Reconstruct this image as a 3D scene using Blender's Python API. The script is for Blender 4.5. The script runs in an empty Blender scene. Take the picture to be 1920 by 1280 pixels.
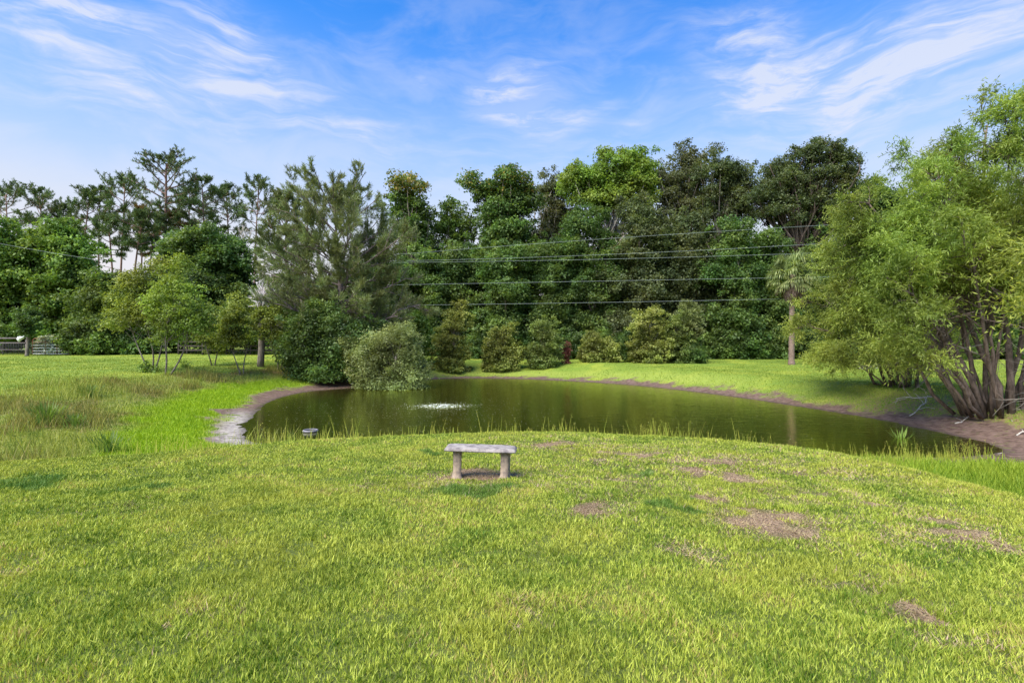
import bpy, math, random
import numpy as np
from math import radians as R

# ------------------------------------------------------------------ camera, world, sun
S = bpy.context.scene
C = S.collection
F = 960.0            # focal length in photo pixels (1920 wide)
CAMZ = 1.7
cam = bpy.data.objects.new('camera', bpy.data.cameras.new('camera'))
C.objects.link(cam)
cam.location = (0, 0, CAMZ)
cam.rotation_euler = (R(90), 0, 0)
cam.data.sensor_width = 36
cam.data.lens = 18
cam.data.clip_end = 3000
S.camera = cam
S.view_settings.view_transform = 'Standard'
S.view_settings.look = 'None'
S.view_settings.gamma = 1
S.view_settings.exposure = 1.75
S.render.engine = 'CYCLES'
S.cycles.max_bounces = 7
S.cycles.diffuse_bounces = 4
S.cycles.glossy_bounces = 3
S.cycles.transmission_bounces = 4
S.cycles.use_denoising = True
S.cycles.sample_clamp_indirect = 4

SUN_EL, SUN_AZ = 52.0, -140.0     # azimuth from +Y towards +X (degrees); high, soft, from behind the left shoulder
sd = bpy.data.lights.new('sun', 'SUN')
sd.energy = 2.6
sd.angle = R(45)
sd.color = (1.0, 0.92, 0.78)
sun = bpy.data.objects.new('sun', sd)
C.objects.link(sun)
sun.rotation_euler = (R(90 - SUN_EL), 0, R(180 - SUN_AZ))
sun.location = (-40, -40, 60)

W = bpy.data.worlds.new('World')
S.world = W
W.use_nodes = True


class NT:
    def __init__(s, nt):
        s.nt = nt
        nt.nodes.clear()

    def n(s, typ, **kw):
        x = s.nt.nodes.new(typ)
        for k, v in kw.items():
            setattr(x, k, v)
        return x

    def put(s, sock, v):
        if v is None:
            return
        if isinstance(v, bpy.types.NodeSocket):
            s.nt.links.new(v, sock)
        else:
            if sock.type == 'RGBA' and hasattr(v, '__len__') and len(v) == 3:
                v = (*v, 1)
            sock.default_value = v

    def m(s, op, a, b=None, c=None, clamp=False):
        x = s.n('ShaderNodeMath', operation=op, use_clamp=clamp)
        s.put(x.inputs[0], a)
        s.put(x.inputs[1], b)
        s.put(x.inputs[2], c)
        return x.outputs[0]

    def mix(s, f, a, b, mode='MIX'):
        x = s.n('ShaderNodeMix', data_type='RGBA', blend_type=mode)
        s.put(x.inputs[0], f)
        s.put(x.inputs[6], a)
        s.put(x.inputs[7], b)
        return x.outputs[2]

    def noise(s, vec, scale, detail=3, rough=.55, dist=0.0):
        x = s.n('ShaderNodeTexNoise')
        s.put(x.inputs['Vector'], vec)
        x.inputs['Scale'].default_value = scale
        x.inputs['Detail'].default_value = detail
        x.inputs['Roughness'].default_value = rough
        x.inputs['Distortion'].default_value = dist
        return x.outputs[0]

    def ss(s, v, lo, hi, a=0.0, b=1.0):
        x = s.n('ShaderNodeMapRange', interpolation_type='SMOOTHSTEP')
        s.put(x.inputs[0], v)
        for i, q in enumerate((lo, hi, a, b)):
            x.inputs[i + 1].default_value = q
        return x.outputs[0]

    def attr(s, name):
        return s.n('ShaderNodeAttribute', attribute_name=name).outputs['Fac']

    def comb(s, x, y, z):
        c = s.n('ShaderNodeCombineXYZ')
        s.put(c.inputs[0], x)
        s.put(c.inputs[1], y)
        s.put(c.inputs[2], z)
        return c.outputs[0]

    def bump(s, h, strength, dist):
        x = s.n('ShaderNodeBump')
        x.inputs['Strength'].default_value = strength
        x.inputs['Distance'].default_value = dist
        s.put(x.inputs['Height'], h)
        return x.outputs[0]

    def mapv(s, vec, scale=(1, 1, 1), rot=(0, 0, 0)):
        x = s.n('ShaderNodeMapping')
        s.put(x.inputs[0], vec)
        x.inputs['Scale'].default_value = scale
        x.inputs['Rotation'].default_value = rot
        return x.outputs[0]


def build_world():
    g = NT(W.node_tree)
    out = g.n('ShaderNodeOutputWorld')
    bg = g.n('ShaderNodeBackground')
    sky = g.n('ShaderNodeTexSky', sky_type='NISHITA')
    sky.sun_disc = False
    sky.sun_elevation = R(SUN_EL)
    sky.sun_rotation = R(SUN_AZ)
    sky.air_density = 1.0
    sky.dust_density = 0.6
    sky.ozone_density = 2.5
    hs = g.n('ShaderNodeHueSaturation')
    hs.inputs['Saturation'].default_value = 1.22
    g.put(hs.inputs['Color'], sky.outputs[0])
    tc = g.n('ShaderNodeTexCoord')
    sp = g.n('ShaderNodeSeparateXYZ')
    g.put(sp.inputs[0], tc.outputs['Generated'])
    x, y, z = sp.outputs
    az = g.m('ARCTAN2', x, y)                       # compass angle
    el = g.m('ARCSINE', z)                          # height above the horizon
    # domain warp
    azel = g.comb(az, el, 0.0)
    wn = g.n('ShaderNodeTexNoise')
    g.put(wn.inputs['Vector'], azel)
    wn.inputs['Scale'].default_value = 3.5
    wn.inputs['Detail'].default_value = 4
    ws = g.n('ShaderNodeSeparateXYZ')
    g.put(ws.inputs[0], wn.outputs['Color'])
    waz = g.m('ADD', az, g.m('MULTIPLY', g.m('SUBTRACT', ws.outputs[0], .5), .16))
    wel = g.m('ADD', el, g.m('MULTIPLY', g.m('SUBTRACT', ws.outputs[1], .5), .12))
    tot = None
    # cirrus banks: azimuth, elevation, half length, half width (degrees), tilt (degrees), strength
    for (a, e, l, w, t, k) in CLOUDS:
        a, e, l, w, t = map(R, (a, e, l, w, t))
        da = g.m('SUBTRACT', waz, a)
        de = g.m('SUBTRACT', wel, e)
        u = g.m('ADD', g.m('MULTIPLY', da, math.cos(t) / l), g.m('MULTIPLY', de, math.sin(t) / l))
        v = g.m('ADD', g.m('MULTIPLY', da, -math.sin(t) / w), g.m('MULTIPLY', de, math.cos(t) / w))
        r2 = g.m('ADD', g.m('MULTIPLY', u, u), g.m('MULTIPLY', v, v))
        b = g.m('MULTIPLY', g.m('EXPONENT', g.m('MULTIPLY', r2, -1.0)), k)
        tot = b if tot is None else g.m('ADD', tot, b)
    fib = g.noise(g.mapv(g.comb(waz, wel, 0.0), (4, 20, 1), (0, 0, R(10))), 1.7, 8, .62, .5)
    fib2 = g.noise(g.mapv(g.comb(az, wel, 3.0), (3, 9, 1), (0, 0, R(-20))), 1.5, 5, .6, .4)
    fine = g.noise(g.mapv(g.comb(waz, wel, 1.0), (9, 70, 1), (0, 0, R(9))), 1.6, 6, .6, .3)
    f = g.m('MULTIPLY', g.m('MULTIPLY', g.ss(fine, .2, .7, .55, 1.0), g.ss(fib, .32, .78)), g.ss(fib2, .25, .65, .45, 1.0))
    cl = g.m('MULTIPLY', tot, g.m('ADD', g.m('MULTIPLY', f, 1.2), .10), clamp=True)
    veil = g.m('MULTIPLY', g.ss(fib2, .38, .7), g.ss(el, .85, .3, .05, .42))
    cl = g.m('MAXIMUM', cl, veil)
    hor = g.ss(el, 0.60, 0.10, 0.0, .95)                   # milky thin cloud towards the horizon
    col = g.mix(hor, g.mix(1.0, hs.outputs[0], SKY_TINT, 'MULTIPLY'), (SKY_W * .78, SKY_W * .90, SKY_W * 1.06))
    low = g.ss(el, 0.36, 0.04)
    col = g.mix(g.m('MULTIPLY', low, .8), col, (SKY_W * 1.16, SKY_W * 1.06, SKY_W * 1.04))
    col = g.mix(g.m('MULTIPLY', cl, .80), col, (SKY_W * .97, SKY_W * 1.01, SKY_W * 1.14))
    g.put(bg.inputs[0], col)
    bg.inputs[1].default_value = 0.125
    g.put(out.inputs[0], bg.outputs[0])


def azel(px, py):
    dx, dz = (px - 960) / F, (640 - py) / F
    return math.degrees(math.atan2(dx, 1)), math.degrees(math.atan2(dz, math.hypot(dx, 1)))


SKY_W = 1.98
SKY_TINT = (.21, .53, .76)
CLOUDS = []
for (px, py, l, w, t, k) in [(165, 32, 7, 2.0, -14, 1.1), (60, 10, 9, 2.5, -8, .5), (415, 55, 6, 2.8, -32, 1.0), (470, 90, 2, .8, -10, .5), (135, 108, 6.5, 1.0, -15, .8),
                             (40, 165, 9, 2.2, -6, .7), (250, 180, 9, 2.2, -6, .7), (430, 165, 5, 1.2, -12, .6), (560, 215, 9, 2.6, -8, .6),
                             (680, 255, 8, 3, 4, .45), (775, 150, 1.4, 1.2, -30, .55), (985, 150, 5, 2.0, 10, .85), (920, 185, 4, 2.6, -30, .6),
                             (1000, 222, 6, 2.2, -14, 1.0), (1100, 208, 3, 1.0, 4, .8), (1180, 222, 1.8, .5, 0, .7), (1130, 180, 2, .5, -8, .4),
                             (1460, 70, 7, 2.6, -18, .8), (1400, 120, 7, 4.0, -40, .75), (1520, 150, 11, 3.4, 5, .9), (1580, 205, 6, 4.0, 25, .65),
                             (1660, 120, 9, 2.0, 12, .85), (1790, 90, 8, 2.2, 10, .8), (1880, 110, 8, 3.5, 0, .6), (1290, 90, 3, 1.2, 0, .3), (1420, 190, 6, 2, -10, .45),
                             (1750, 170, 9, 2.5, 10, .4), (900, 300, 30, 1.5, 0, .35)]:
    a, e = azel(px, py)
    CLOUDS.append((a, e, l, w, t, k))
build_world()

# ------------------------------------------------------------------ small maths
rng = np.random.default_rng(7)


def sst(e0, e1, x):
    t = np.clip((x - e0) / (e1 - e0), 0, 1)
    return t * t * (3 - 2 * t)


def _h(ix, iy, seed):
    n = (ix.astype(np.int64) * 374761393 + iy.astype(np.int64) * 668265263 + seed * 974634777) & 0xffffffff
    n = ((n ^ (n >> 13)) * 1274126177) & 0xffffffff
    return ((n ^ (n >> 16)) & 0xffff) / 65535.0


def vn(x, y, seed=0):
    ix, iy = np.floor(x), np.floor(y)
    fx, fy = x - ix, y - iy
    fx, fy = fx * fx * (3 - 2 * fx), fy * fy * (3 - 2 * fy)
    a, b = _h(ix, iy, seed), _h(ix + 1, iy, seed)
    c, d = _h(ix, iy + 1, seed), _h(ix + 1, iy + 1, seed)
    return (a * (1 - fx) + b * fx) * (1 - fy) + (c * (1 - fx) + d * fx) * fy


def fbm(x, y, seed=0, o=4):
    s, a, t = 0, .5, 0
    for i in range(o):
        s = s + a * vn(x * 2 ** i, y * 2 ** i, seed + i)
        t += a
        a *= .5
    return s / t


def sdist(px, py, poly):
    """signed distance to a closed polygon, positive inside"""
    d2 = np.full(px.shape, 1e18)
    ins = np.zeros(px.shape, bool)
    n = len(poly)
    for i in range(n):
        ax, ay = poly[i]
        bx, by = poly[(i + 1) % n]
        ex, ey = bx - ax, by - ay
        t = np.clip(((px - ax) * ex + (py - ay) * ey) / (ex * ex + ey * ey + 1e-12), 0, 1)
        d2 = np.minimum(d2, (px - ax - t * ex) ** 2 + (py - ay - t * ey) ** 2)
        c = ((ay > py) != (by > py)) & (px < (bx - ax) * (py - ay) / (by - ay + 1e-15) + ax)
        ins ^= c
    d = np.sqrt(d2)
    return np.where(ins, d, -d)


WZ = -1.4


def on_water(px, py):
    d = F * (CAMZ - WZ) / (py - 640)
    return ((px - 960) / F * d, d)


def smooth_poly(p, n=3):
    for _ in range(n):
        q = []
        for i in range(len(p)):
            a, b = p[i], p[(i + 1) % len(p)]
            q.append((.75 * a[0] + .25 * b[0], .75 * a[1] + .25 * b[1]))
            q.append((.25 * a[0] + .75 * b[0], .25 * a[1] + .75 * b[1]))
        p = q
    return p


POND = [on_water(*p) for p in [(466, 832), (462, 808), (472, 778), (508, 750), (570, 734), (650, 728), (715, 724), (770, 715), (815, 710), (900, 709), (1000, 711), (1100, 716),
                               (1200, 723), (1300, 734), (1400, 747), (1500, 762), (1600, 779), (1700, 797), (1800, 818), (1872, 840), (1880, 850), (1800, 856), (1660, 857)]]
POND += [(8.6, 13.9), (6, 14.3), (3, 15.1), (0, 15.7), (-3.5, 15.9), (-6.5, 15.6)]
POND = smooth_poly(POND, 2)
PLAT = smooth_poly([(-60, 2), (-26, 5.4), (-15, 7.3), (-9.3, 9.0), (-6.4, 10.3), (-4.4, 11.9), (-2.0, 12.9), (.5, 13.3), (3, 12.9), (5.0, 11.7), (6.3, 10.4), (6.75, 9.0), (6.7, 7.8),
                    (6.9, 6.5), (7.6, 4.6), (9.5, 2), (14, -4), (20, -30), (-60, -30)], 2)


def upland(x, y):
    left = np.interp(y, [0, 10, 13, 17, 22, 32, 48, 90], [-.95, -1.08, -1.0, -.75, -.42, -.12, .42, 1.2])
    right = np.interp(y, [0, 9, 14, 20, 30, 45, 62, 95], [-1.15, -1.12, -1.02, -.62, -.50, -.27, .0, .5])
    t = sst(-16, -2, x - (y - 20) * .25 * 0)
    return left * (1 - t) + right * t


def terrain(x, y):
    x = np.asarray(x, float)
    y = np.asarray(y, float)
    dp = -sdist(x, y, POND)                      # distance outside the pond
    dp = dp + (fbm(x * .7, y * .7, 5) - .5) * .5 * sst(30, 20, y)
    up = upland(x, y)
    wid = np.where(x > 8, 4.2, 7.5) + 0 * x
    wid = 7.5 - 3.3 * sst(4, 12, x)
    g = sst(.5, 1.0, dp / wid) * .0 + sst(0.0, wid, dp)
    lo = WZ + np.maximum(dp, -3) * .055 + (up - WZ - .055 * wid) * g * (dp > 0)
    lo = np.where(dp > wid, up, lo)
    lo = np.where(dp < 0, WZ + dp * .18, lo)
    lo = lo + (fbm(x * .5, y * .5, 11) - .5) * .18 * sst(1.5, 5, dp)
    s = sdist(x, y, PLAT)
    P = -.045 * y + (fbm(x * .35, y * .35, 3) - .5) * .10
    k = sst(-1.75, .45, s)
    return lo * (1 - k) + P * k


def tz(x, y):
    return float(terrain(np.array([x]), np.array([y]))[0])


def gx(px, d):
    return (px - 960) / F * d


def gz(py, d):
    return CAMZ + (640 - py) / F * d


def hit(px, py):
    """the ground point that a pixel of the photograph sees"""
    d = np.arange(2.0, 90, .05)
    z = gz(py, d)
    t = terrain(gx(px, d), d)
    i = np.argmax(z < t)
    return gx(px, d[i]), d[i]


# dry patches on the lawn: pixel centre, half width, half height (pixels)
DRY = []
for (px, py, w, h, k) in [(1115, 950, 34, 10, 1), (1470, 985, 66, 17, 1.25), (1400, 965, 45, 10, .9), (1340, 938, 45, 6, 1), (1313, 884, 22, 7, .9), (1390, 897, 38, 9, .95), (1685, 1010, 42, 9, 1),
                          (1740, 985, 55, 9, 1), (1805, 1008, 50, 9, 1.05), (1860, 1028, 26, 5, .9), (1270, 1030, 20, 7, .8), (1312, 1042, 20, 7, 1), (1600, 1097, 38, 9, 1.05), (1762, 1178, 38, 20, 1.2),
                          (1700, 1170, 25, 8, .7), (985, 1145, 16, 6, .7), (820, 1200, 14, 8, .5), (668, 914, 16, 4, .8), (1650, 950, 30, 8, .7), (1050, 835, 70, 9, .62), (1200, 850, 100, 11, .62), (1350, 865, 120, 14, .62), (1150, 905, 120, 14, .5), (1550, 930, 120, 16, .55),
                          (1520, 890, 90, 12, .6), (1120, 866, 14, 3, .8), (5, 1085, 16, 8, .8), (380, 1165, 30, 9, .5), (903, 893, 72, 9, 1.5), (205, 955, 40, 6, .35)]:
    x0, d0 = hit(px, py)
    x1, d1 = hit(px, py - h)
    DRY.append((x0, d0, w / F * d0, max(.1, d1 - d0), k))
# darker, lusher patches; the bench's cast shade is painted in here too
LUSH_SHADE = []
for (px, py, w, h, k) in [(1240, 945, 60, 14, 1), (1300, 955, 50, 9, .9), (1215, 890, 22, 6, 1), (60, 905, 90, 12, .9), (255, 925, 60, 6, .8), (895, 918, 80, 8, 1), (800, 850, 20, 5, .8), (720, 890, 40, 5, .5), (160, 1120, 130, 60, .35), (1700, 1220, 200, 50, .4)]:
    x0, d0 = hit(px, py)
    x1, d1 = hit(px, py - h)
    LUSH_SHADE.append((x0, d0, w / F * d0, max(.1, d1 - d0), k))


def patch(x, y, lst, seed):
    wx, wy = (fbm(x * 1.7, y * 1.7, seed + 60, 3) - .5) * .9, (fbm(x * 1.7, y * 1.7, seed + 70, 3) - .5) * .9
    x, y = x + wx, y + wy
    v = np.zeros(x.shape)
    for (a, b, w, h, k) in lst:
        v = np.maximum(v, k * np.exp(-((x - a) / w) ** 2 - ((y - b) / h) ** 2))
    n = fbm(x * 3.2, y * 3.2, seed, 4)
    n2 = fbm(x * 11, y * 11, seed + 9, 3)
    return sst(.36, .62, v * (.05 + 1.1 * n + .75 * n2))


def zones(x, y):
    """per point: mud, bright fresh marsh grass, rough weeds, litter (all 0..1)"""
    dp = -sdist(x, y, POND)
    s = sdist(x, y, PLAT)
    n = fbm(x * .9, y * .9, 21, 4) - .5
    n2 = fbm(x * 2.5, y * 2.5, 22, 3) - .5
    mw = np.where(y > 26, 1.4, .9) + 0 * x
    mw = mw + 1.1 * sst(9, 13, x) * sst(23, 17, y) + .25 * sst(-4, -7, x) * sst(26, 20, y) + 2.2 * np.exp(-((x + 10.5) / 3.2) ** 2 - ((y - 37) / 4) ** 2) + 1.2 * np.exp(-((x - 15) / 3) ** 2 - ((y - 15) / 3) ** 2)
    mud = sst(.35, -.35, dp - mw + n * 2.0 + n2 * 1.4) * sst(-.1, -1.0, s + n * .5)
    # fresh green shelf to the left of the pond
    bright = sst(mw - .3, mw + .3, dp) * sst(4.4, 3.0, dp + n * 2.2) * sst(-2.5, -5.5, x) * sst(40, 30, y) * sst(.0, -1.0, s)
    # right low shelf with tall grass
    tall = sst(7.0, 7.6, x) * sst(13.6, 12.8, y + n * 1.2) * sst(.1, -.5, s)
    outer = np.interp(y, [10, 16, 22, 30, 38], [15, 11.5, 9.5, 7.5, 5])
    left_rough = sst(3.2, 4.4, dp + n * 2.2) * sst(-3.5, -5, x) * sst(.2, -.8, s) * sst(outer + 1.0, outer - 1.5, dp + n * 5) * (.35 + .65 * sst(-.12, .10, fbm(x * .6, y * .6, 25, 4) - .5))
    shore = sst(mw - .2, mw + .4, dp) * sst(mw + 2.8, mw + 1.0, dp + n) * sst(28, 34, y)
    litter = np.exp(-((x - 14.5) / 6) ** 2 - ((y - 19.5) / 4.2) ** 2) * sst(-1, -2, s)
    return mud, bright, np.clip(left_rough, 0, 1), tall, shore, litter, dp, s


# ------------------------------------------------------------------ object helpers
def tag(o, label=None, cat=None, group=None, kind=None):
    for k, v in (('label', label), ('category', cat), ('group', group), ('kind', kind)):
        if v:
            o[k] = v
    return o


def raw_mesh(name, verts, loops, sizes, mat, attrs=None, smooth=False):
    me = bpy.data.meshes.new(name)
    verts = np.asarray(verts, np.float32)
    loops = np.asarray(loops, np.int32).ravel()
    sizes = np.asarray(sizes, np.int32)
    me.vertices.add(len(verts))
    me.vertices.foreach_set('co', verts.ravel())
    me.loops.add(len(loops))
    me.loops.foreach_set('vertex_index', loops)
    me.polygons.add(len(sizes))
    st = np.zeros(len(sizes), np.int32)
    st[1:] = np.cumsum(sizes)[:-1]
    me.polygons.foreach_set('loop_start', st)
    me.polygons.foreach_set('loop_total', sizes)
    if smooth:
        me.polygons.foreach_set('use_smooth', np.ones(len(sizes), bool))
    for k, v in (attrs or {}).items():
        a = me.attributes.new(k, 'FLOAT', 'POINT')
        a.data.foreach_set('value', np.asarray(v, np.float32))
    me.update(calc_edges=True)
    me.validate()
    if mat:
        me.materials.append(mat)
    return me


def link(name, me, parent=None):
    o = bpy.data.objects.new(name, me)
    C.objects.link(o)
    if parent:
        o.parent = parent
    return o


def empty(name, loc, label, cat, group=None, rz=0.0):
    o = bpy.data.objects.new(name, None)
    C.objects.link(o)
    o.location = loc
    o.rotation_euler = (0, 0, rz)
    o.empty_display_size = .3
    return tag(o, label, cat, group)


class MB:
    """collects shapes into one mesh"""

    def __init__(s):
        s.v, s.l, s.s, s.k = [], [], [], 0

    def add(s, v, faces):
        v = np.asarray(v, float)
        s.v.append(v)
        for f in faces:
            s.l.extend([i + s.k for i in f])
            s.s.append(len(f))
        s.k += len(v)

    def tube(s, pts, rad, n=6, caps=True):
        pts = np.asarray(pts, float)
        m = len(pts)
        rad = np.broadcast_to(np.asarray(rad, float), (m,))
        t = np.gradient(pts, axis=0)
        t /= np.linalg.norm(t, axis=1)[:, None] + 1e-9
        ref = np.array([0, 0, 1.0]) if abs(t[0][2]) < .9 else np.array([1.0, 0, 0])
        u = np.cross(t, ref)
        u /= np.linalg.norm(u, axis=1)[:, None] + 1e-9
        w = np.cross(t, u)
        a = np.arange(n) * 2 * np.pi / n
        v = pts[:, None] + rad[:, None, None] * (np.cos(a)[None, :, None] * u[:, None] + np.sin(a)[None, :, None] * w[:, None])
        fs = []
        for i in range(m - 1):
            for j in range(n):
                k = (j + 1) % n
                fs.append((i * n + j, i * n + k, (i + 1) * n + k, (i + 1) * n + j))
        if caps:
            fs.append(tuple(range(n - 1, -1, -1)))
            fs.append(tuple((m - 1) * n + j for j in range(n)))
        s.add(v.reshape(-1, 3), fs)

    def box(s, c, d, rz=0.0, bev=0.0):
        x, y, z = (q / 2 for q in d)
        b = min(bev, x * .9, y * .9, z * .9)
        if b <= 0:
            v = [(i * x, j * y, k * z) for k in (-1, 1) for j in (-1, 1) for i in (-1, 1)]
            fs = [(0, 2, 3, 1), (4, 5, 7, 6), (0, 1, 5, 4), (2, 6, 7, 3), (0, 4, 6, 2), (1, 3, 7, 5)]
        else:
            def ring(xx, yy, zz, bb):
                return [(-xx + bb, -yy, zz), (xx - bb, -yy, zz), (xx, -yy + bb, zz), (xx, yy - bb, zz), (xx - bb, yy, zz), (-xx + bb, yy, zz), (-xx, yy - bb, zz), (-xx, -yy + bb, zz)]
            v = ring(x - b, y - b, -z, b * .3) + ring(x, y, -z + b, b) + ring(x, y, z - b, b) + ring(x - b, y - b, z, b * .3)
            fs = [tuple(range(7, -1, -1)), tuple(range(24, 32))]
            for r in range(3):
                for j in range(8):
                    k = (j + 1) % 8
                    fs.append((r * 8 + j, r * 8 + k, (r + 1) * 8 + k, (r + 1) * 8 + j))
        v = np.array(v, float)
        co, si = math.cos(rz), math.sin(rz)
        v = np.stack([v[:, 0] * co - v[:, 1] * si, v[:, 0] * si + v[:, 1] * co, v[:, 2]], 1) + np.array(c, float)
        s.add(v, fs)

    def mesh(s, name, mat, smooth=True):
        if not s.v:
            return None
        me = raw_mesh(name, np.concatenate(s.v), s.l, s.s, mat, None, smooth)
        return me

    def build(s, name, mat, parent=None, smooth=True):
        me = s.mesh(name, mat, smooth)
        return link(name, me, parent) if me else None


# ------------------------------------------------------------------ materials
def new_mat(name):
    m = bpy.data.materials.new(name)
    m.use_nodes = True
    g = NT(m.node_tree)
    return m, g, g.n('ShaderNodeOutputMaterial')


def principled(g, col, rough=.7, spec=.3, normal=None, **kw):
    p = g.n('ShaderNodeBsdfPrincipled')
    g.put(p.inputs['Base Color'], col)
    g.put(p.inputs['Roughness'], rough)
    p.inputs['Specular IOR Level'].default_value = spec
    if normal is not None:
        g.put(p.inputs['Normal'], normal)
    return p.outputs[0]


LM = {}


def leaf_mat(name, cols, trans=.35, rough=.5, spec=.3, patchy=.5):
    """foliage: three leaf colours picked by the per-leaf value, drifting through the crown with a 3-D noise"""
    if name in LM:
        return LM[name]
    m, g, out = new_mat(name)
    r = g.attr('rnd')
    tc = g.n('ShaderNodeTexCoord')
    nz = g.noise(tc.outputs['Object'], patchy, 2)
    t = g.m('ADD', g.m('MULTIPLY', r, .62), g.m('MULTIPLY', g.ss(nz, .3, .7), .38), clamp=True)
    cr = g.n('ShaderNodeValToRGB')
    e = cr.color_ramp.elements
    e[0].position, e[0].color = 0.05, (*cols[0], 1)
    e[1].position, e[1].color = .95, (*cols[-1], 1)
    for i, c in enumerate(cols[1:-1]):
        q = e.new((i + 1) / (len(cols) - 1))
        q.color = (*c, 1)
    g.put(cr.inputs[0], t)
    hv = g.n('ShaderNodeHueSaturation')
    g.put(hv.inputs['Color'], cr.outputs[0])
    big = g.noise(tc.outputs['Object'], patchy * .45, 2)
    hv.inputs['Saturation'].default_value = .88
    g.put(hv.inputs['Hue'], g.ss(big, .3, .7, .476, .512))
    g.put(hv.inputs['Value'], g.ss(g.noise(tc.outputs['Object'], patchy * .9, 2, .5, .4), .3, .7, .8, 1.25))
    lc = hv.outputs[0]
    p = principled(g, lc, rough, spec)
    tr = g.n('ShaderNodeBsdfTranslucent')
    g.put(tr.inputs[0], g.mix(1.0, lc, (1.25, 1.2, .6), 'MULTIPLY'))
    mx = g.n('ShaderNodeMixShader')
    mx.inputs[0].default_value = trans
    g.put(mx.inputs[1], p)
    g.put(mx.inputs[2], tr.outputs[0])
    g.put(out.inputs[0], mx.outputs[0])
    LM[name] = m
    return m


def bark_mat(name, a, b, scale=6.0, stretch=(1, 1, .25)):
    m, g, out = new_mat(name)
    tc = g.n('ShaderNodeTexCoord')
    v = g.mapv(tc.outputs['Object'], stretch)
    n = g.noise(v, scale * 2, 6, .65)
    col = g.mix(g.ss(n, .3, .7), a, b)
    n2 = g.noise(tc.outputs['Object'], 1.3, 3)
    col = g.mix(g.ss(n2, .5, .75, 0, .5), col, tuple(min(1, c * 1.5) for c in b))
    g.put(out.inputs[0], principled(g, col, .9, .15, g.bump(n, .8, .03)))
    return m


def grass_mat():
    m, g, out = new_mat('lawn_grass')
    tc = g.n('ShaderNodeTexCoord')
    ob = tc.outputs['Object']
    r = g.attr('rnd')
    n1 = g.noise(ob, .55, 4)
    n2 = g.noise(ob, 2.6, 3)
    col = g.mix(g.ss(r, .0, 1.0), (.080, .160, .010), (.56, .62, .095))
    n0 = g.noise(ob, 24, 2)
    col = g.mix(g.ss(n0, .52, .66, 0, .75), col, (.55, .60, .13))
    col = g.mix(g.ss(n0, .46, .34, 0, .7), col, (.055, .125, .012))
    col = g.mix(g.ss(n1, .42, .66, 0, .55), col, (.46, .46, .075))
    col = g.mix(g.ss(n2, .52, .74, 0, .45), col, (.085, .19, .018))
    col = g.mix(g.m('MULTIPLY', g.ss(r, .93, .95), .8), col, (.42, .30, .13))
    col = g.mix(g.attr('lush_shade'), col, g.mix(r, (.05, .14, .02), (.12, .24, .05)))
    col = g.mix(g.attr('dry'), col, g.mix(r, (.17, .10, .075), (.56, .41, .30)))
    col = g.mix(g.attr('fresh'), col, g.mix(r, (.15, .27, .008), (.37, .49, .022)))
    col = g.mix(g.attr('weed'), col, g.mix(r, (.08, .125, .018), (.36, .30, .10)))
    p = principled(g, col, .55, .25)
    tr = g.n('ShaderNodeBsdfTranslucent')
    g.put(tr.inputs[0], g.mix(1.0, col, (1.2, 1.15, .6), 'MULTIPLY'))
    mx = g.n('ShaderNodeMixShader')
    mx.inputs[0].default_value = .35
    g.put(mx.inputs[1], p)
    g.put(mx.inputs[2], tr.outputs[0])
    g.put(out.inputs[0], mx.outputs[0])
    return m


def ground_mat():
    m, g, out = new_mat('ground')
    tc = g.n('ShaderNodeTexCoord')
    ob = tc.outputs['Object']
    fine = g.noise(ob, 14, 5, .7)
    mid = g.noise(ob, 2.2, 4)
    big = g.noise(ob, .35, 4)
    col = g.mix(g.ss(fine, .3, .7), (.08, .14, .014), (.21, .27, .035))
    col = g.mix(g.ss(mid, .5, .72, 0, .5), col, (.10, .18, .02))
    col = g.mix(g.ss(big, .45, .65, 0, .55), col, (.30, .32, .04))
    sp = g.n('ShaderNodeSeparateXYZ')
    g.put(sp.inputs[0], ob)
    streak = g.noise(g.mapv(ob, (.12, 1, 1)), 1.1, 4)
    col = g.mix(g.ss(streak, .5, .7, 0, .5), col, (.13, .21, .03))
    # darker ground shows between the lawn blades
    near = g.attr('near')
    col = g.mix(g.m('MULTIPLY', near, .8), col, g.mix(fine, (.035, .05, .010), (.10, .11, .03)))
    col = g.mix(g.attr('shore'), col, g.mix(fine, (.14, .22, .03), (.32, .34, .07)))
    col = g.mix(g.attr('fresh'), col, g.mix(fine, (.13, .25, .008), (.29, .41, .02)))
    col = g.mix(g.attr('weed'), col, g.mix(g.ss(mid, .35, .65), (.09, .12, .02), (.27, .18, .09)))
    col = g.mix(g.attr('dry'), col, g.mix(g.ss(g.noise(ob, 48, 5, .75), .38, .60), (.055, .035, .022), (.33, .225, .145)))
    lit = g.m('MULTIPLY', g.attr('litter'), g.ss(g.noise(ob, 9, 4), .42, .56), clamp=True)
    col = g.mix(lit, col, g.mix(fine, (.13, .07, .04), (.30, .23, .12)))
    mudn = g.noise(g.mapv(ob, (1, 1.0, 1)), 5, 6, .7)
    mud = g.mix(g.ss(mudn, .3, .7), (.070, .040, .030), (.185, .125, .100))
    pale = g.mix(g.ss(mudn, .35, .65), (.20, .17, .15), (.42, .38, .33))
    mud = g.mix(g.attr('pale'), mud, pale)
    mud = g.mix(g.attr('wet'), mud, g.mix(mudn, (.02, .016, .012), (.06, .045, .036)))
    mud = g.mix(g.ss(g.noise(ob, 3.1, 6, .75), .56, .64, 0, .75), mud, (.11, .12, .03))
    col = g.mix(g.attr('mud'), col, mud)
    h = g.m('ADD', g.m('MULTIPLY', fine, .5), mid)
    g.put(out.inputs[0], principled(g, col, .85, .2, g.bump(h, .9, .06)))
    return m


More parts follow.
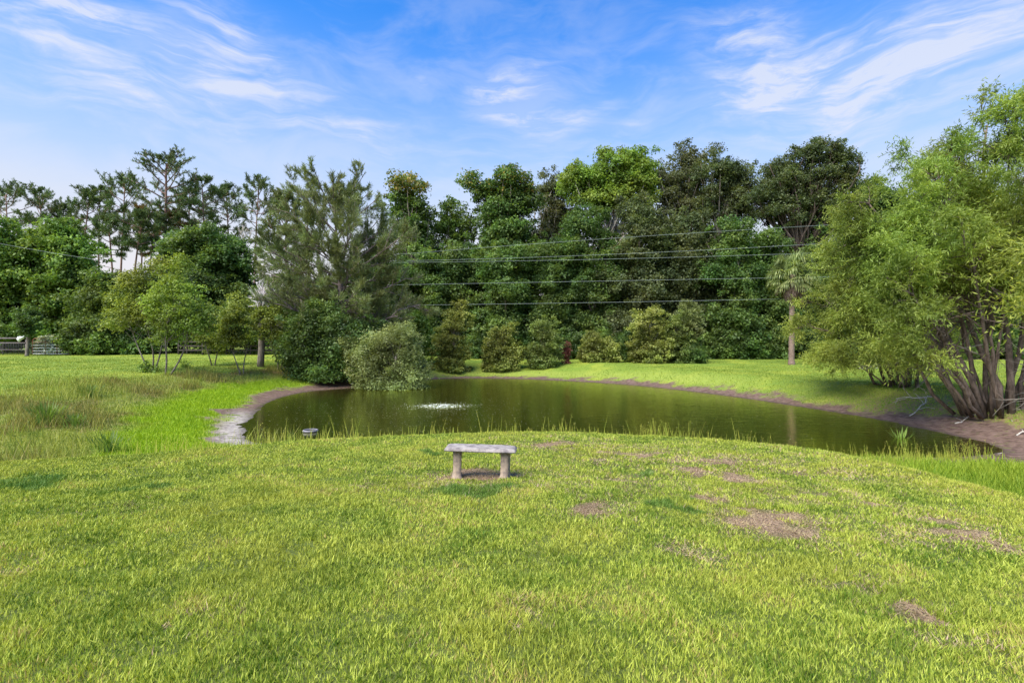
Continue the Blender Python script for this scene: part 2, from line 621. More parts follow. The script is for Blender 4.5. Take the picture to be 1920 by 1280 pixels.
def water_mat():
    m, g, out = new_mat('pond_water')
    tc = g.n('ShaderNodeTexCoord')
    ob = tc.outputs['Object']
    w1 = g.noise(g.mapv(ob, (1, 2.2, 1)), 1.6, 3, .5, .3)
    w2 = g.noise(g.mapv(ob, (1, 2.5, 1)), 7, 3)
    sp = g.n('ShaderNodeSeparateXYZ')
    g.put(sp.inputs[0], ob)
    dx = g.m('SUBTRACT', sp.outputs[0], FX)
    dy = g.m('SUBTRACT', sp.outputs[1], FY)
    d = g.m('SQRT', g.m('ADD', g.m('MULTIPLY', dx, dx), g.m('MULTIPLY', dy, dy)))
    rings = g.m('MULTIPLY', g.m('SINE', g.m('MULTIPLY', d, 11.0)), g.ss(d, 1.0, 9.0, .5, 0.0))
    h = g.m('ADD', g.m('ADD', g.m('MULTIPLY', w1, .9), g.m('MULTIPLY', w2, .25)), g.m('MULTIPLY', rings, .16))
    big = g.noise(ob, .12, 3)
    col = g.mix(g.ss(big, .35, .65), (.064, .064, .008), (.108, .098, .012))
    nrm = g.bump(h, .30, .05)
    # murky water: an opaque, green brown body under a clear reflecting surface
    df = principled(g, col, .9, 0.0)
    gl = g.n('ShaderNodeBsdfGlossy')
    gl.inputs['Roughness'].default_value = .09
    gl.inputs['Color'].default_value = (.76, .78, .50, 1)
    g.put(gl.inputs['Normal'], nrm)
    fr = g.n('ShaderNodeFresnel')
    fr.inputs[0].default_value = 1.33
    g.put(fr.inputs['Normal'], nrm)
    mx = g.n('ShaderNodeMixShader')
    g.put(mx.inputs[0], g.m('MULTIPLY', fr.outputs[0], .92))
    g.put(mx.inputs[1], df)
    g.put(mx.inputs[2], gl.outputs[0])
    g.put(out.inputs[0], mx.outputs[0])
    return m


def plain_mat(name, a, b=None, rough=.7, scale=10.0, bump=.3, spec=.3, metal=0.0):
    m, g, out = new_mat(name)
    tc = g.n('ShaderNodeTexCoord')
    n = g.noise(tc.outputs['Object'], scale, 5, .65)
    b = b or tuple(c * .7 for c in a)
    g.put(out.inputs[0], principled(g, g.mix(g.ss(n, .32, .68), a, b), rough, spec, g.bump(n, bump, .01)))
    return m


FX, FY = on_water(826, 761)
M_GRASS = grass_mat()
M_GROUND = ground_mat()
M_WATER = water_mat()

# ------------------------------------------------------------------ ground, one sheet
def axis(lo, hi, step, far, grow=1.16):
    a = list(np.arange(lo, hi + 1e-6, step))
    s, v = step, a[-1]
    while v < far:
        s *= grow
        v += s
        a.append(v)
    s, v = step, a[0]
    while v > -far:
        s *= grow
        v -= s
        a.insert(0, v)
    return np.array(a)


def build_ground():
    xs, ys = axis(-24, 24, .2, 900), axis(0, 54, .2, 900)
    X, Y = np.meshgrid(xs, ys)
    x, y = X.ravel(), Y.ravel()
    z = terrain(x, y)
    far = np.maximum(np.abs(x) - 90, 0) + np.maximum(np.abs(y) - 95, 0)
    z = np.where(far > 0, np.minimum(z, 1.2), z)
    mud, fresh, weed, tall, shore, litter, dp, s = zones(x, y)
    z = z + mud * (dp > 0.1) * (fbm(x * 2.2, y * 2.2, 31) - .5) * .08
    nx, ny = len(xs), len(ys)
    i = (np.arange(ny - 1)[:, None] * nx + np.arange(nx - 1)[None]).ravel()
    q = np.stack([i, i + 1, i + nx + 1, i + nx], 1)
    dry = patch(x, y, DRY, 41) * sst(-.5, 0, s)
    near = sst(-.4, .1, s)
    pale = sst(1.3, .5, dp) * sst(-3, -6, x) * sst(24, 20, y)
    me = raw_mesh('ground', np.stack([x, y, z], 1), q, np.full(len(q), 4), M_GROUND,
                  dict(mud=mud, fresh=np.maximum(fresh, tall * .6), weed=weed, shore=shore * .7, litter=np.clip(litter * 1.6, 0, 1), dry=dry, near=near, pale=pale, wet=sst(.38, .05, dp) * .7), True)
    tag(link('ground', me), kind='structure')


build_ground()

# pond water
pp = np.array([(a, b) for a, b in smooth_poly(POND, 0)])
cen = pp.mean(0)
big = cen + (pp - cen) * 1.0
nrm = big - cen
big = big + nrm / np.linalg.norm(nrm, axis=1)[:, None] * .8
wv = [(a, b, WZ) for a, b in big]
me = raw_mesh('water', wv, list(range(len(wv))), [len(wv)], M_WATER)
tag(link('water', me), kind='structure')


# ------------------------------------------------------------------ grass blades
def blades(name, x, y, h, w, lean, rnd, extra, seg=2, label=None, spread=None):
    n = len(x)
    z = terrain(x, y)
    a = rng.uniform(0, 2 * np.pi, n)
    la = rng.uniform(0, 2 * np.pi, n)
    lx, ly = np.cos(la) * lean * h, np.sin(la) * lean * h
    cx, cy = np.cos(a) * w / 2, np.sin(a) * w / 2
    V = []
    ts = [0, .5, 1.0] if seg == 2 else [0, .33, .68, 1.0]
    for t in ts[:-1]:
        ww = 1 - t * t * .7
        bx, by, bz = x + lx * t ** 1.7, y + ly * t ** 1.7, z - .01 + h * t * (1 - .25 * lean * t)
        V.append(np.stack([bx - cx * ww, by - cy * ww, bz], 1))
        V.append(np.stack([bx + cx * ww, by + cy * ww, bz], 1))
    V.append(np.stack([x + lx, y + ly, z + h * (1 - .25 * lean)], 1))
    k = len(V)
    V = np.stack(V, 1).reshape(-1, 3)
    b = np.arange(n)[:, None] * k
    q = [b + np.array([[2 * i, 2 * i + 1, 2 * i + 3, 2 * i + 2]]) for i in range(len(ts) - 2)]
    tri = b + np.array([[k - 3, k - 2, k - 1]])
    L = np.concatenate(q + [tri], 1).ravel()
    sizes = np.tile(np.array([4] * len(q) + [3]), n)
    at = dict(rnd=np.repeat(rnd, k))
    for kk, v in extra.items():
        at[kk] = np.repeat(v, k)
    me = raw_mesh(name, V, L, sizes, M_GRASS, at)
    return me


def scatter(n, ymin, ymax, xmargin=1.2, gam=1.0):
    """points over the ground in front of the photograph's position, side margins included"""
    y = ymin + (ymax - ymin) * rng.random(n * 2) ** gam
    hw = y * 1.0 + xmargin
    keep = rng.random(n * 2) < hw / (ymax + xmargin)
    y = y[keep]
    hw = hw[keep]
    return rng.uniform(-1, 1, len(y)) * hw, y


def lawn():
    parts = []
    for (y0, y1, dens, w, h0) in [(2.0, 4.2, 7500, .0080, .038), (4.2, 7.5, 4000, .0115, .038), (7.5, 11.0, 1900, .017, .038), (11.0, 14.5, 1200, .022, .038)]:
        area = (y1 + 1.2) * 2 * (y1 - y0)
        x, y = scatter(int(area * dens / 2), y0, y1)
        s = sdist(x, y, PLAT)
        k = s > -.25
        x, y, s = x[k], y[k], s[k]
        if not len(x):
            continue
        # keep the two feet of the bench clear
        dry = patch(x, y, DRY, 41)
        lush_shade = patch(x, y, LUSH_SHADE, 43)
        soft = np.zeros(len(x))
        for (a_, b_, w_, h_, k_) in DRY:
            soft = np.maximum(soft, min(k_, .9) * np.exp(-((x - a_) / (w_ * 1.9)) ** 2 - ((y - b_) / (h_ * 1.9)) ** 2))
        soft *= sst(.35, .65, fbm(x * 4.5, y * 4.5, 47, 4))
        dry = np.maximum(dry, soft * .8)
        keep = rng.random(len(x)) > dry * .05
        x, y, dry, lush_shade = x[keep], y[keep], dry[keep], lush_shade[keep]
        cl = fbm(x * 5, y * 5, 51, 3)
        h = h0 * (.25 + 1.7 * cl) * rng.uniform(.6, 1.35, len(x)) * (1 - .45 * dry) * (1 + .35 * lush_shade)
        rnd = np.clip(rng.random(len(x)) * .75 + (fbm(x * 2.2, y * 2.2, 52, 3) - .35) * .9, 0, 1)
        lean = rng.uniform(.15, .9, len(x)) + dry * 1.2
        parts.append((x, y, h, np.full(len(x), w) * rng.uniform(.7, 1.3, len(x)), lean, rnd, (rng.random(len(x)) < dry * 1.1).astype(float) * rng.uniform(.7, 1, len(x)), lush_shade * .8))
    a = [np.concatenate([p[i] for p in parts]) for i in range(8)]
    me = blades('lawn_grass', a[0], a[1], a[2], a[3], a[4], a[5], dict(dry=a[6], lush_shade=a[7], fresh=a[6] * 0, weed=a[6] * 0))
    tag(link('lawn_grass', me), 'short mown yellow green lawn grass with brown dry patches round the bench', 'grass', kind='stuff')


def field_grass():
    # mown field and banks beyond the crest, a little coarser with distance
    parts = []
    for (y0, y1, dens, w, h0) in [(6.0, 16, 420, .018, .06), (16, 26, 220, .026, .06), (26, 42, 80, .04, .06), (42, 60, 14, .06, .06)]:
        area = (y1 + 2) * 2 * (y1 - y0)
        x, y = scatter(int(area * dens / 2), y0, y1, 2)
        mud, fresh, weed, tall, shore, litter, dp, s = zones(x, y)
        k = (s < -.25) & (dp > .3) & (rng.random(len(x)) > mud * 1.05) & (rng.random(len(x)) > litter * .7)
        x, y, fresh, weed, tall, shore = (q[k] for q in (x, y, fresh, weed, tall, shore))
        h = h0 * rng.uniform(.6, 1.4, len(x)) * (1 + .6 * fresh + 1.2 * weed * rng.random(len(x)) + 1.0 * tall + .6 * shore * rng.random(len(x)))
        rnd = np.clip(.2 + rng.random(len(x)) * .45 + (fbm(x * .8, y * .8, 61, 3) - .4) * .8, 0, .92)
        parts.append((x, y, h, np.full(len(x), w) * rng.uniform(.7, 1.3, len(x)), rng.uniform(.2, .8, len(x)), rnd, np.maximum(fresh, tall * .45), weed, 0 * x))
    # dense fresh shelf grass and the tall shelf on the right
    for (n, bx, kind) in [(90000, (-17, -3, 11, 36), 'fresh'), (36000, (6.8, 16, 5, 14), 'tall'), (150000, (-27, -3.5, 8, 38), 'weed')]:
        x = rng.uniform(bx[0], bx[1], n)
        y = rng.uniform(bx[2], bx[3], n)
        mud, fresh, weed, tall, shore, litter, dp, s = zones(x, y)
        v = dict(fresh=fresh, tall=tall, weed=weed)[kind]
        k = (rng.random(n) < v) & (s < -.15) & (dp > .4) & (mud < .5)
        x, y, fresh, weed, tall = (q[k] for q in (x, y, fresh, weed, tall))
        cl = fbm(x * 1.3, y * 1.3, 71, 3)
        if kind == 'fresh':
            h, w = .13 * rng.uniform(.6, 1.4, len(x)), .02
        elif kind == 'tall':
            h, w = .24 * (.4 + 1.1 * cl) * rng.uniform(.6, 1.4, len(x)), .018
        else:
            h, w = (.12 + .75 * np.clip(cl - .45, 0, 1) * 2) * rng.uniform(.5, 1.4, len(x)), .018
        rnd = np.clip(rng.random(len(x)) * .8 + (cl - .4) * .5, 0, .92)
        parts.append((x, y, h, np.full(len(x), w) * rng.uniform(.7, 1.3, len(x)), rng.uniform(.1, .6, len(x)), rnd, np.maximum(fresh, tall * .5), weed * .9, 0 * x))
    a = [np.concatenate([p[i] for p in parts]) for i in range(9)]
    me = blades('field_grass', a[0], a[1], a[2], a[3], a[4], a[5], dict(fresh=a[6], weed=a[7], dry=a[8], lush_shade=a[8] + .38 * (1 - np.clip(a[6] + a[7], 0, 1))))
    tag(link('field_grass', me), 'grass of the banks and fields around the pond, bright on the left shelf', 'grass', kind='stuff')


def seed_stems():
    """flowering grass stalks along the lip of the bank"""
    m, g, out = new_mat('seed_stalk')
    g.put(out.inputs[0], principled(g, g.mix(g.attr('rnd'), (.20, .26, .03), (.42, .36, .07)), .6, .2))
    V, L, Sz, Rn, k = [], [], [], [], 0
    line = [(-7.5, 10.2), (-5.5, 11.7), (-3.5, 13.0), (0, 13.9), (3, 13.6), (5.6, 12.4), (7.2, 10.9), (8.6, 12.0), (9.8, 12.9), (12, 13.2)]
    ln = np.array(line)
    n = 3200
    for i in range(n):
        t = rng.random() * (len(ln) - 1)
        j = int(t)
        p = ln[j] + (ln[min(j + 1, len(ln) - 1)] - ln[j]) * (t - j)
        dens = .45 + .55 * vn(np.array([p[0] * 1.6]), np.array([3.3]), 9)[0]
        if rng.random() > dens:
            continue
        x, y = p + rng.normal(0, .32, 2)
        z = tz(x, y) if False else None
        V.append((x, y))
    P = np.array(V)
    Z = terrain(P[:, 0], P[:, 1])
    V = []
    for (x, y), z in zip(P, Z):
        clump = vn(np.array([x * 1.7]), np.array([y * 1.1]), 13)[0]
        tall = rng.random() < .30 * (.1 + clump ** 2 * 1.6)
        h = rng.uniform(.35, .62) if tall else rng.uniform(.10, .30) * (.6 + .8 * clump)
        a, l = rng.uniform(0, 6.28), rng.uniform(.05, .35) * h
        tip = np.array([x + math.cos(a) * l, y + math.sin(a) * l, z + h])
        b = np.array([x, y, z - .02])
        w = .0045 if tall else .007
        r = rng.random()
        mid = (b + tip) / 2 + np.array([0, 0, h * .08])
        for (p0, p1, w0, w1) in ((b, mid, w, w * .8), (mid, tip, w * .8, w * .4)):
            V += [p0 + (-w0, 0, 0), p0 + (w0, 0, 0), p1 + (w1, 0, 0), p1 + (-w1, 0, 0)]
            L += [k, k + 1, k + 2, k + 3]
            Sz.append(4)
            Rn += [r * .5] * 4
            k += 4
        if tall:
            for q in range(rng.integers(5, 14)):
                u = rng.uniform(.55, 1.03)
                c = b + (tip - b) * u + rng.normal(0, .022, 3) * (1, 1, .5)
                s = rng.uniform(.006, .013)
                d = rng.normal(0, 1, 3)
                d /= np.linalg.norm(d)
                e = np.cross(d, (0, 0, 1.0))
                V += [c - d * s, c + e * s * .7, c + d * s, c - e * s * .7]
                L += [k, k + 1, k + 2, k + 3]
                Sz.append(4)
                Rn += [.5 + r * .5] * 4
                k += 4
    me = raw_mesh('seed_stalks', np.array(V), L, Sz, m, dict(rnd=Rn))
    tag(link('seed_grass', me), 'thin flowering grass stalks standing along the lip of the lawn before the pond', 'grass', kind='stuff')


lawn()
field_grass()
seed_stems()
# ------------------------------------------------------------------ foliage and wood helpers
def rand_dirs(n, up=0.0):
    d = rng.normal(0, 1, (n, 3))
    d[:, 2] += up
    return d / (np.linalg.norm(d, axis=1)[:, None] + 1e-9)


def leaves_mesh(name, c, nrm, axis_, length, width, rnd, mat, fold=.25):
    """one bent quad per leaf: c = leaf base, axis_ = direction of the leaf, nrm = roughly its face normal"""
    n = len(c)
    ax = axis_ / (np.linalg.norm(axis_, axis=1)[:, None] + 1e-9)
    sd_ = np.cross(ax, nrm)
    sd_ /= np.linalg.norm(sd_, axis=1)[:, None] + 1e-9
    up = np.cross(sd_, ax)
    length = np.broadcast_to(length, (n,))[:, None]
    width = np.broadcast_to(width, (n,))[:, None]
    m = c + ax * length * .48
    V = np.stack([c, m + sd_ * width / 2 + up * width * fold, c + ax * length, m - sd_ * width / 2 + up * width * fold], 1).reshape(-1, 3)
    return raw_mesh(name, V, np.arange(4 * n), np.full(n, 4), mat, dict(rnd=np.repeat(rnd, 4)))


def lobes_in(blobs, size, dens=1.0):
    """fill each crown blob (centre, rx, ry, rz) with smaller lobes -> centres, radii"""
    Cn, Rn = [], []
    for (c, rx, ry, rz) in blobs:
        n = max(3, int(dens * 3.4 * ((rx * rz + rx * ry + ry * rz) / 3) / size ** 2))
        d = rand_dirs(n)
        rr = (.35 + .65 * rng.random(n) ** .5)
        Cn.append(np.array(c) + d * rr[:, None] * np.array([rx - size * .4, ry - size * .4, rz - size * .4]).clip(.05))
        Rn.append(size * rng.uniform(.55, 1.2, n))
        k = max(2, int(n * .85))                      # small outliers that fray the outline
        d = rand_dirs(k)
        Cn.append(np.array(c) + d * rng.uniform(.85, 1.28, k)[:, None] * np.array([rx, ry, rz]))
        Rn.append(size * rng.uniform(.22, .5, k))
    return np.concatenate(Cn), np.concatenate(Rn)


def lobe_leaves(Cn, Rn, leaf, cover=1.0, flat=.75, droop=0.0, sprig=.16):
    """leaf positions and normals over a set of lobes"""
    P, N, B = [], [], []
    for c, r in zip(Cn, Rn):
        m = max(4, int(cover * 30 * (r / .9) ** 2 * (.25 / max(leaf, .09)) ** 1.2))
        d = rand_dirs(m, .35)
        cc = c + d * r * rng.uniform(.55, 1.05, m)[:, None] * (1, 1, flat)
        k = 12
        off = rng.normal(0, 1, (m, k, 3)) * (sprig * r + .4 * leaf) * (1, 1, .6)
        p = cc[:, None] + off
        nn = d[:, None] * .6 + rng.normal(0, .55, (m, k, 3)) + (0, 0, .55)
        P.append(p.reshape(-1, 3))
        N.append(nn.reshape(-1, 3))
        stray = rng.random((m, k, 1)) < .10
        p = np.where(stray, p + rng.normal(0, .45 * r, p.shape), p)
        b = np.repeat(rng.normal(0, .18, m), k) + rng.normal(0, .10)
        B.append(b)
    P, N, B = np.concatenate(P), np.concatenate(N), np.concatenate(B)
    return P, N, B


def wood(mb, p0, p1, r0, r1, bend=.12, n=6, seg=6):
    p0, p1 = np.array(p0, float), np.array(p1, float)
    L = np.linalg.norm(p1 - p0)
    t = np.linspace(0, 1, seg)
    a, b = rng.normal(0, 1, 3), rng.normal(0, 1, 3)
    w = (np.sin(t * np.pi)[:, None] * a + np.sin(2 * np.pi * t)[:, None] * b * .5) * L * bend * .5
    w[:, 2] *= .4
    pts = p0 + (p1 - p0) * t[:, None] + w
    mb.tube(pts, r0 + (r1 - r0) * t, n)
    return pts


BARK_GREY = bark_mat('bark_grey', (.085, .070, .060), (.24, .21, .18))
BARK_DARK = bark_mat('bark_dark', (.045, .034, .030), (.13, .10, .085))
BARK_PINE = bark_mat('bark_pine', (.10, .055, .045), (.27, .17, .14))
BARK_PALE = bark_mat('bark_pale', (.26, .23, .20), (.52, .48, .43))
BARK_WILLOW = bark_mat('bark_willow', (.055, .040, .033), (.165, .125, .108), 5)
BARK_BIG_PINE = bark_mat('bark_open_pine', (.10, .075, .07), (.24, .19, .18))
BARK_PALM = bark_mat('bark_palm', (.10, .065, .052), (.27, .20, .165), 5, (.5, .5, 3))

LEAVES = dict(
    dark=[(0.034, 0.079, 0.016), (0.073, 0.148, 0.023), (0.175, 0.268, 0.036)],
    ivy=[(0.032, 0.077, 0.015), (0.075, 0.161, 0.023), (0.195, 0.307, 0.043)],
    mid=[(0.039, 0.083, 0.013), (0.093, 0.172, 0.020), (0.202, 0.296, 0.037)],
    bright=[(0.055, 0.127, 0.013), (0.123, 0.243, 0.020), (0.260, 0.404, 0.040)],
    lime=[(0.068, 0.127, 0.009), (0.166, 0.276, 0.016), (0.310, 0.437, 0.034)],
    olive=[(0.073, 0.116, 0.012), (0.177, 0.247, 0.019), (0.337, 0.411, 0.043)],
    grey=[(0.058, 0.073, 0.032), (0.123, 0.145, 0.059), (0.220, 0.238, 0.103)],
    oak=[(0.035, 0.057, 0.021), (0.088, 0.124, 0.039), (0.176, 0.208, 0.067)],
    sunlit_gold=[(.080, .110, .012), (.240, .220, .020), (.480, .300, .030)],  # warm sunlight on tree tops, put into the leaf colour
    silver=[(.085, .120, .028), (.190, .250, .070), (.350, .425, .140)],
    red=[(.10, .03, .02), (.20, .06, .04), (.28, .12, .08)],
    white=[(.06, .12, .06), (.35, .42, .30), (.75, .78, .66)],
    yellow=[(.12, .20, .01), (.34, .40, .02), (.60, .60, .06)],
    willow=[(.085, .140, .012), (.195, .285, .022), (.370, .445, .055)],
    needle=[(0.033, 0.066, 0.018), (0.082, 0.144, 0.035), (0.172, 0.242, 0.064)],
    needle2=[(.055, .085, .022), (.140, .185, .048), (.260, .315, .090)],
    bush=[(0.083, 0.110, 0.013), (0.204, 0.248, 0.033), (0.385, 0.424, 0.077)],
    bushgreen=[(0.061, 0.105, 0.015), (0.149, 0.220, 0.035), (0.297, 0.374, 0.083)],
    rust=[(0.042, 0.052, 0.016), (0.112, 0.111, 0.029), (0.309, 0.143, 0.039)],
)


def LMAT(k):
    return leaf_mat('leaves_' + k, LEAVES[k], trans=.25 if k.startswith('needle') else .42)


def pblobs(spec, d, base):
    """crown blobs given as (pixel x, pixel y, half width, half height[, depth offset]) at distance d, relative to the tree's base"""
    out = []
    for q in spec:
        px, py, rx, ry = q[:4]
        off = q[4] if len(q) > 4 else 0.0
        dd = d + off
        rx_, rz_ = rx / F * dd, ry / F * dd
        out.append(((gx(px, dd) - base[0], off, max(gz(py, dd) - base[2], rz_ * .75)), rx_, min(rx_ * .9, 4.5), rz_))
    return out


def broadleaf(name, px, d, spec, kind, label, cat='tree', group=None, leaf=.24, size=None, cover=1.0, bark=None, trunks=1, trunk_r=None, aspect=.62,
              spread=.5, top_kind=None, limbs=True, lean=0.0, flat=.75, dx=0.0, sprig=.16, minlimb=4, skirt=None, link_blobs=None):
    x, y = gx(px, d), d
    z = tz(x, y) - .03
    root = empty(name, (x, y, z), label, cat, group)
    B = pblobs(spec, d, (x, y, z))
    top = max(b[0][2] + b[3] for b in B)
    if skirt is None:
        skirt = name.endswith(('bush', 'shrub')) or name == 'understorey_tree'
    if skirt:                                         # foliage down to the ground
        for b in list(B):
            if b[0][2] - b[3] < max(.45 * top, 1.0) and b[0][2] > b[3] * .8:
                B.append(((b[0][0] * .95, b[0][1], b[3] * .62), b[1] * .95, b[2] * .95, b[3]))
    if link_blobs is None:
        link_blobs = name in ('forest_tree', 'live_oak', 'broadleaf_tree')
    if link_blobs:                                    # bridge each crown mass to its nearest lower neighbour
        for b in list(B):
            lower = [q for q in B if q[0][2] < b[0][2] - .3]
            if lower:
                q = min(lower, key=lambda q: (q[0][0] - b[0][0]) ** 2 + (q[0][2] - b[0][2]) ** 2)
                B.append((tuple((u + v) / 2 for u, v in zip(b[0], q[0])), (b[1] + q[1]) * .36, (b[2] + q[2]) * .36, (b[3] + q[3]) * .40))
    if size is None:
        size = max(.35, min(1.5, .36 * float(np.mean([min(b[1], b[3]) for b in B])) + .25))
    Cn, Rn = lobes_in(B, size)
    keep = Cn[:, 2] > .05
    Cn, Rn = Cn[keep], Rn[keep]
    P, N, Bv = lobe_leaves(Cn, Rn, leaf, cover, flat, sprig=sprig)
    k = P[:, 2] > .03
    P, N, Bv = P[k], N[k], Bv[k]
    # loose outlying sprigs, so that the outline frays
    m = len(P)
    rnd = np.clip(.45 + Bv + rng.normal(0, .16, m), 0, 1)
    ax = rng.normal(0, 1, (m, 3)) + (0, 0, .1)
    ax -= N * (np.sum(ax * N, 1) / (np.sum(N * N, 1) + 1e-9))[:, None] * .8
    ln = leaf * rng.uniform(.7, 1.35, m)
    cr = link('crown', leaves_mesh('crown', P, N, ax, ln, ln * aspect, rnd, LMAT(kind)), root)
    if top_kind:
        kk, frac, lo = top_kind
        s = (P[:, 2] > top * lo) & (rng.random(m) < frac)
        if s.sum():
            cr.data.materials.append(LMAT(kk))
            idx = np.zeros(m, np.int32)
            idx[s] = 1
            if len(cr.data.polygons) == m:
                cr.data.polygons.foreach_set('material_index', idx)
    # wood
    mb = MB()
    tr = trunk_r or max(.04, top * .016)
    order = np.argsort(-Rn)[:max(minlimb, int(len(Cn) * (.35 if limbs else .1)))]
    bases = []
    for t in range(trunks):
        a = 6.28 * t / max(1, trunks) + rng.uniform(0, 1)
        b0 = np.array([math.cos(a), math.sin(a), 0]) * (tr * (1.2 if trunks > 1 else 0))
        cx = np.mean([b[0][0] for b in B]) * .55 + lean
        tipx = np.array([cx + math.cos(a) * spread * (trunks > 1) * 1.6, math.sin(a) * spread * (trunks > 1), top * (.55 if trunks > 1 else .72)])
        bases.append(wood(mb, b0 - (0, 0, .15), tipx, tr, tr * .35, .07, 8, 9))
    for i in order:
        ps = bases[rng.integers(len(bases))]
        c = Cn[i]
        hz = np.clip(c[2] * .62, ps[2][2], ps[-1][2])
        j = int(np.argmin(np.abs(ps[:, 2] - hz)))
        wood(mb, ps[j], c + (0, 0, Rn[i] * .3), tr * (.42 - .03 * j), tr * .08, .12, 5, 6)
    mb.build('trunk', bark or BARK_GREY, root)
    return root


# ------------------------------------------------------------------ recursive branching (pines, oak, willow)
def grow(mb, p, d, L, r, lvl, par, tips, seg=5):
    """par: wiggle, trop (upward pull), kids, ratio, angle"""
    pts = [p]
    q = np.array(d, float)
    st = L / seg
    for i in range(seg):
        q = q + rng.normal(0, par['wiggle'], 3) + (0, 0, par['trop'] * (1 + .0 * lvl))
        q /= np.linalg.norm(q)
        pts.append(pts[-1] + q * st)
    pts = np.array(pts)
    mb.tube(pts, np.linspace(r, r * .45, len(pts)), 6 if lvl > 1 else (4 if lvl == 1 else 3), caps=False)
    if lvl == 0:
        for i in range(1 if par.get('tip_only') else seg // 2, seg + 1):
            if par.get('tip_only') and i < seg:
                continue
            tips.append((pts[i], q.copy()))
        return
    n = par['kids']
    for i in range(n):
        t = par.get('start', .3) + (1 - par.get('start', .3)) * (i + rng.random() * .8) / n
        f = min(t, .999) * seg
        j = int(f)
        b = pts[j] + (pts[j + 1] - pts[j]) * (f - j)
        base = pts[j + 1] - pts[j]
        base /= np.linalg.norm(base)
        s = np.cross(base, rng.normal(0, 1, 3))
        s /= np.linalg.norm(s)
        if par.get('planar'):
            s[2] *= .35
            s /= np.linalg.norm(s)
        ang = par['angle'] * rng.uniform(.7, 1.2)
        dd = base * math.cos(ang) + s * math.sin(ang)
        grow(mb, b, dd, L * par['ratio'] * (1.15 - .5 * t) * rng.uniform(.8, 1.2), r * .5, lvl - 1, par, tips, max(3, seg - 1))
    tips.append((pts[-1], q.copy()))


def tufts(tips, n, length, width, spread, up=.3, dens=1.0, back=.5):
    """needle sprays round every tip"""
    T = np.array([t[0] for t in tips])
    D = np.array([t[1] for t in tips]) + (0, 0, up)
    D /= np.linalg.norm(D, axis=1)[:, None]
    T, D = np.repeat(T, n, 0), np.repeat(D, n, 0)
    ax = D + rng.normal(0, spread, T.shape)
    T = T - D * (rng.random(len(T)) * back)[:, None]
    br = np.repeat(rng.normal(0, .17, len(tips)), n)
    m = len(T)
    return T, rng.normal(0, 1, (m, 3)), ax, length * rng.uniform(.7, 1.2, m), width, np.clip(.5 + br + rng.normal(0, .15, m), 0, 1)


def tall_pine(px, d, top_py, crown_w, depth_frac, label, seed, base_py=None, group='tall pines beyond the field', kind='needle', r=.24, dens=1.0):
    global rng
    keep, rng = rng, np.random.default_rng(seed)
    x, y = gx(px, d), d
    z = tz(x, y) - .05
    H = gz(top_py, d) - z
    root = empty('pine_tree', (x, y, z), label, 'pine tree', group)
    mb = MB()
    t = np.linspace(0, 1, 12)
    lean = rng.normal(0, .6, 2)
    pts = np.stack([lean[0] * t ** 2 + np.sin(t * 5 + seed) * .12, lean[1] * t ** 2, H * .97 * t], 1)
    mb.tube(pts, r * (1 - .72 * t), 7)
    Rr = crown_w / F * d / 2 * 1.02
    tips = []
    h0 = 1 - depth_frac * (.78 if depth_frac < .5 else 1)
    nb = int(21 * dens * (.6 + depth_frac))
    for i in range(nb):
        f = h0 + (1 - h0) * (i + .5) / nb
        j = min(10, int(f * 11))
        p = pts[j] + (pts[j + 1] - pts[j]) * (f * 11 - j)
        u = (f - h0) / (1 - h0)
        prof = (math.sin(math.pi * min(.97, (.18 + .80 * u))) ** .6) * (.75 if u < .3 else 1)
        L = Rr * prof * rng.uniform(.7, 1.3)
        a = i * 2.4 + rng.uniform(-.5, .5)
        el = .05 + .85 * u ** 1.3
        dd = (math.cos(a) * math.cos(el), math.sin(a) * math.cos(el), math.sin(el))
        grow(mb, p, dd, L, r * .30, 1, dict(wiggle=.16, trop=.09, kids=9, ratio=.42, angle=.9, start=.35, planar=True), tips, 4)
    # a few dead stubs below the crown
    for i in range(6):
        f = rng.uniform(min(.35, h0), h0 + .05)
        j = int(f * 11)
        a = rng.uniform(0, 6.28)
        wood(mb, pts[j], pts[j] + (math.cos(a) * 1.1, math.sin(a) * 1.1, .2), .05, .015, .1, 4, 4)
    mb.build('trunk', BARK_PINE, root)
    T, N, ax, ln, w, rn = tufts(tips, 13, .46, .085, .8, .45, back=.3)
    link('crown', leaves_mesh('crown', T, N, ax, ln, w, rn, LMAT(kind), .1), root)
    rng = keep
    return root


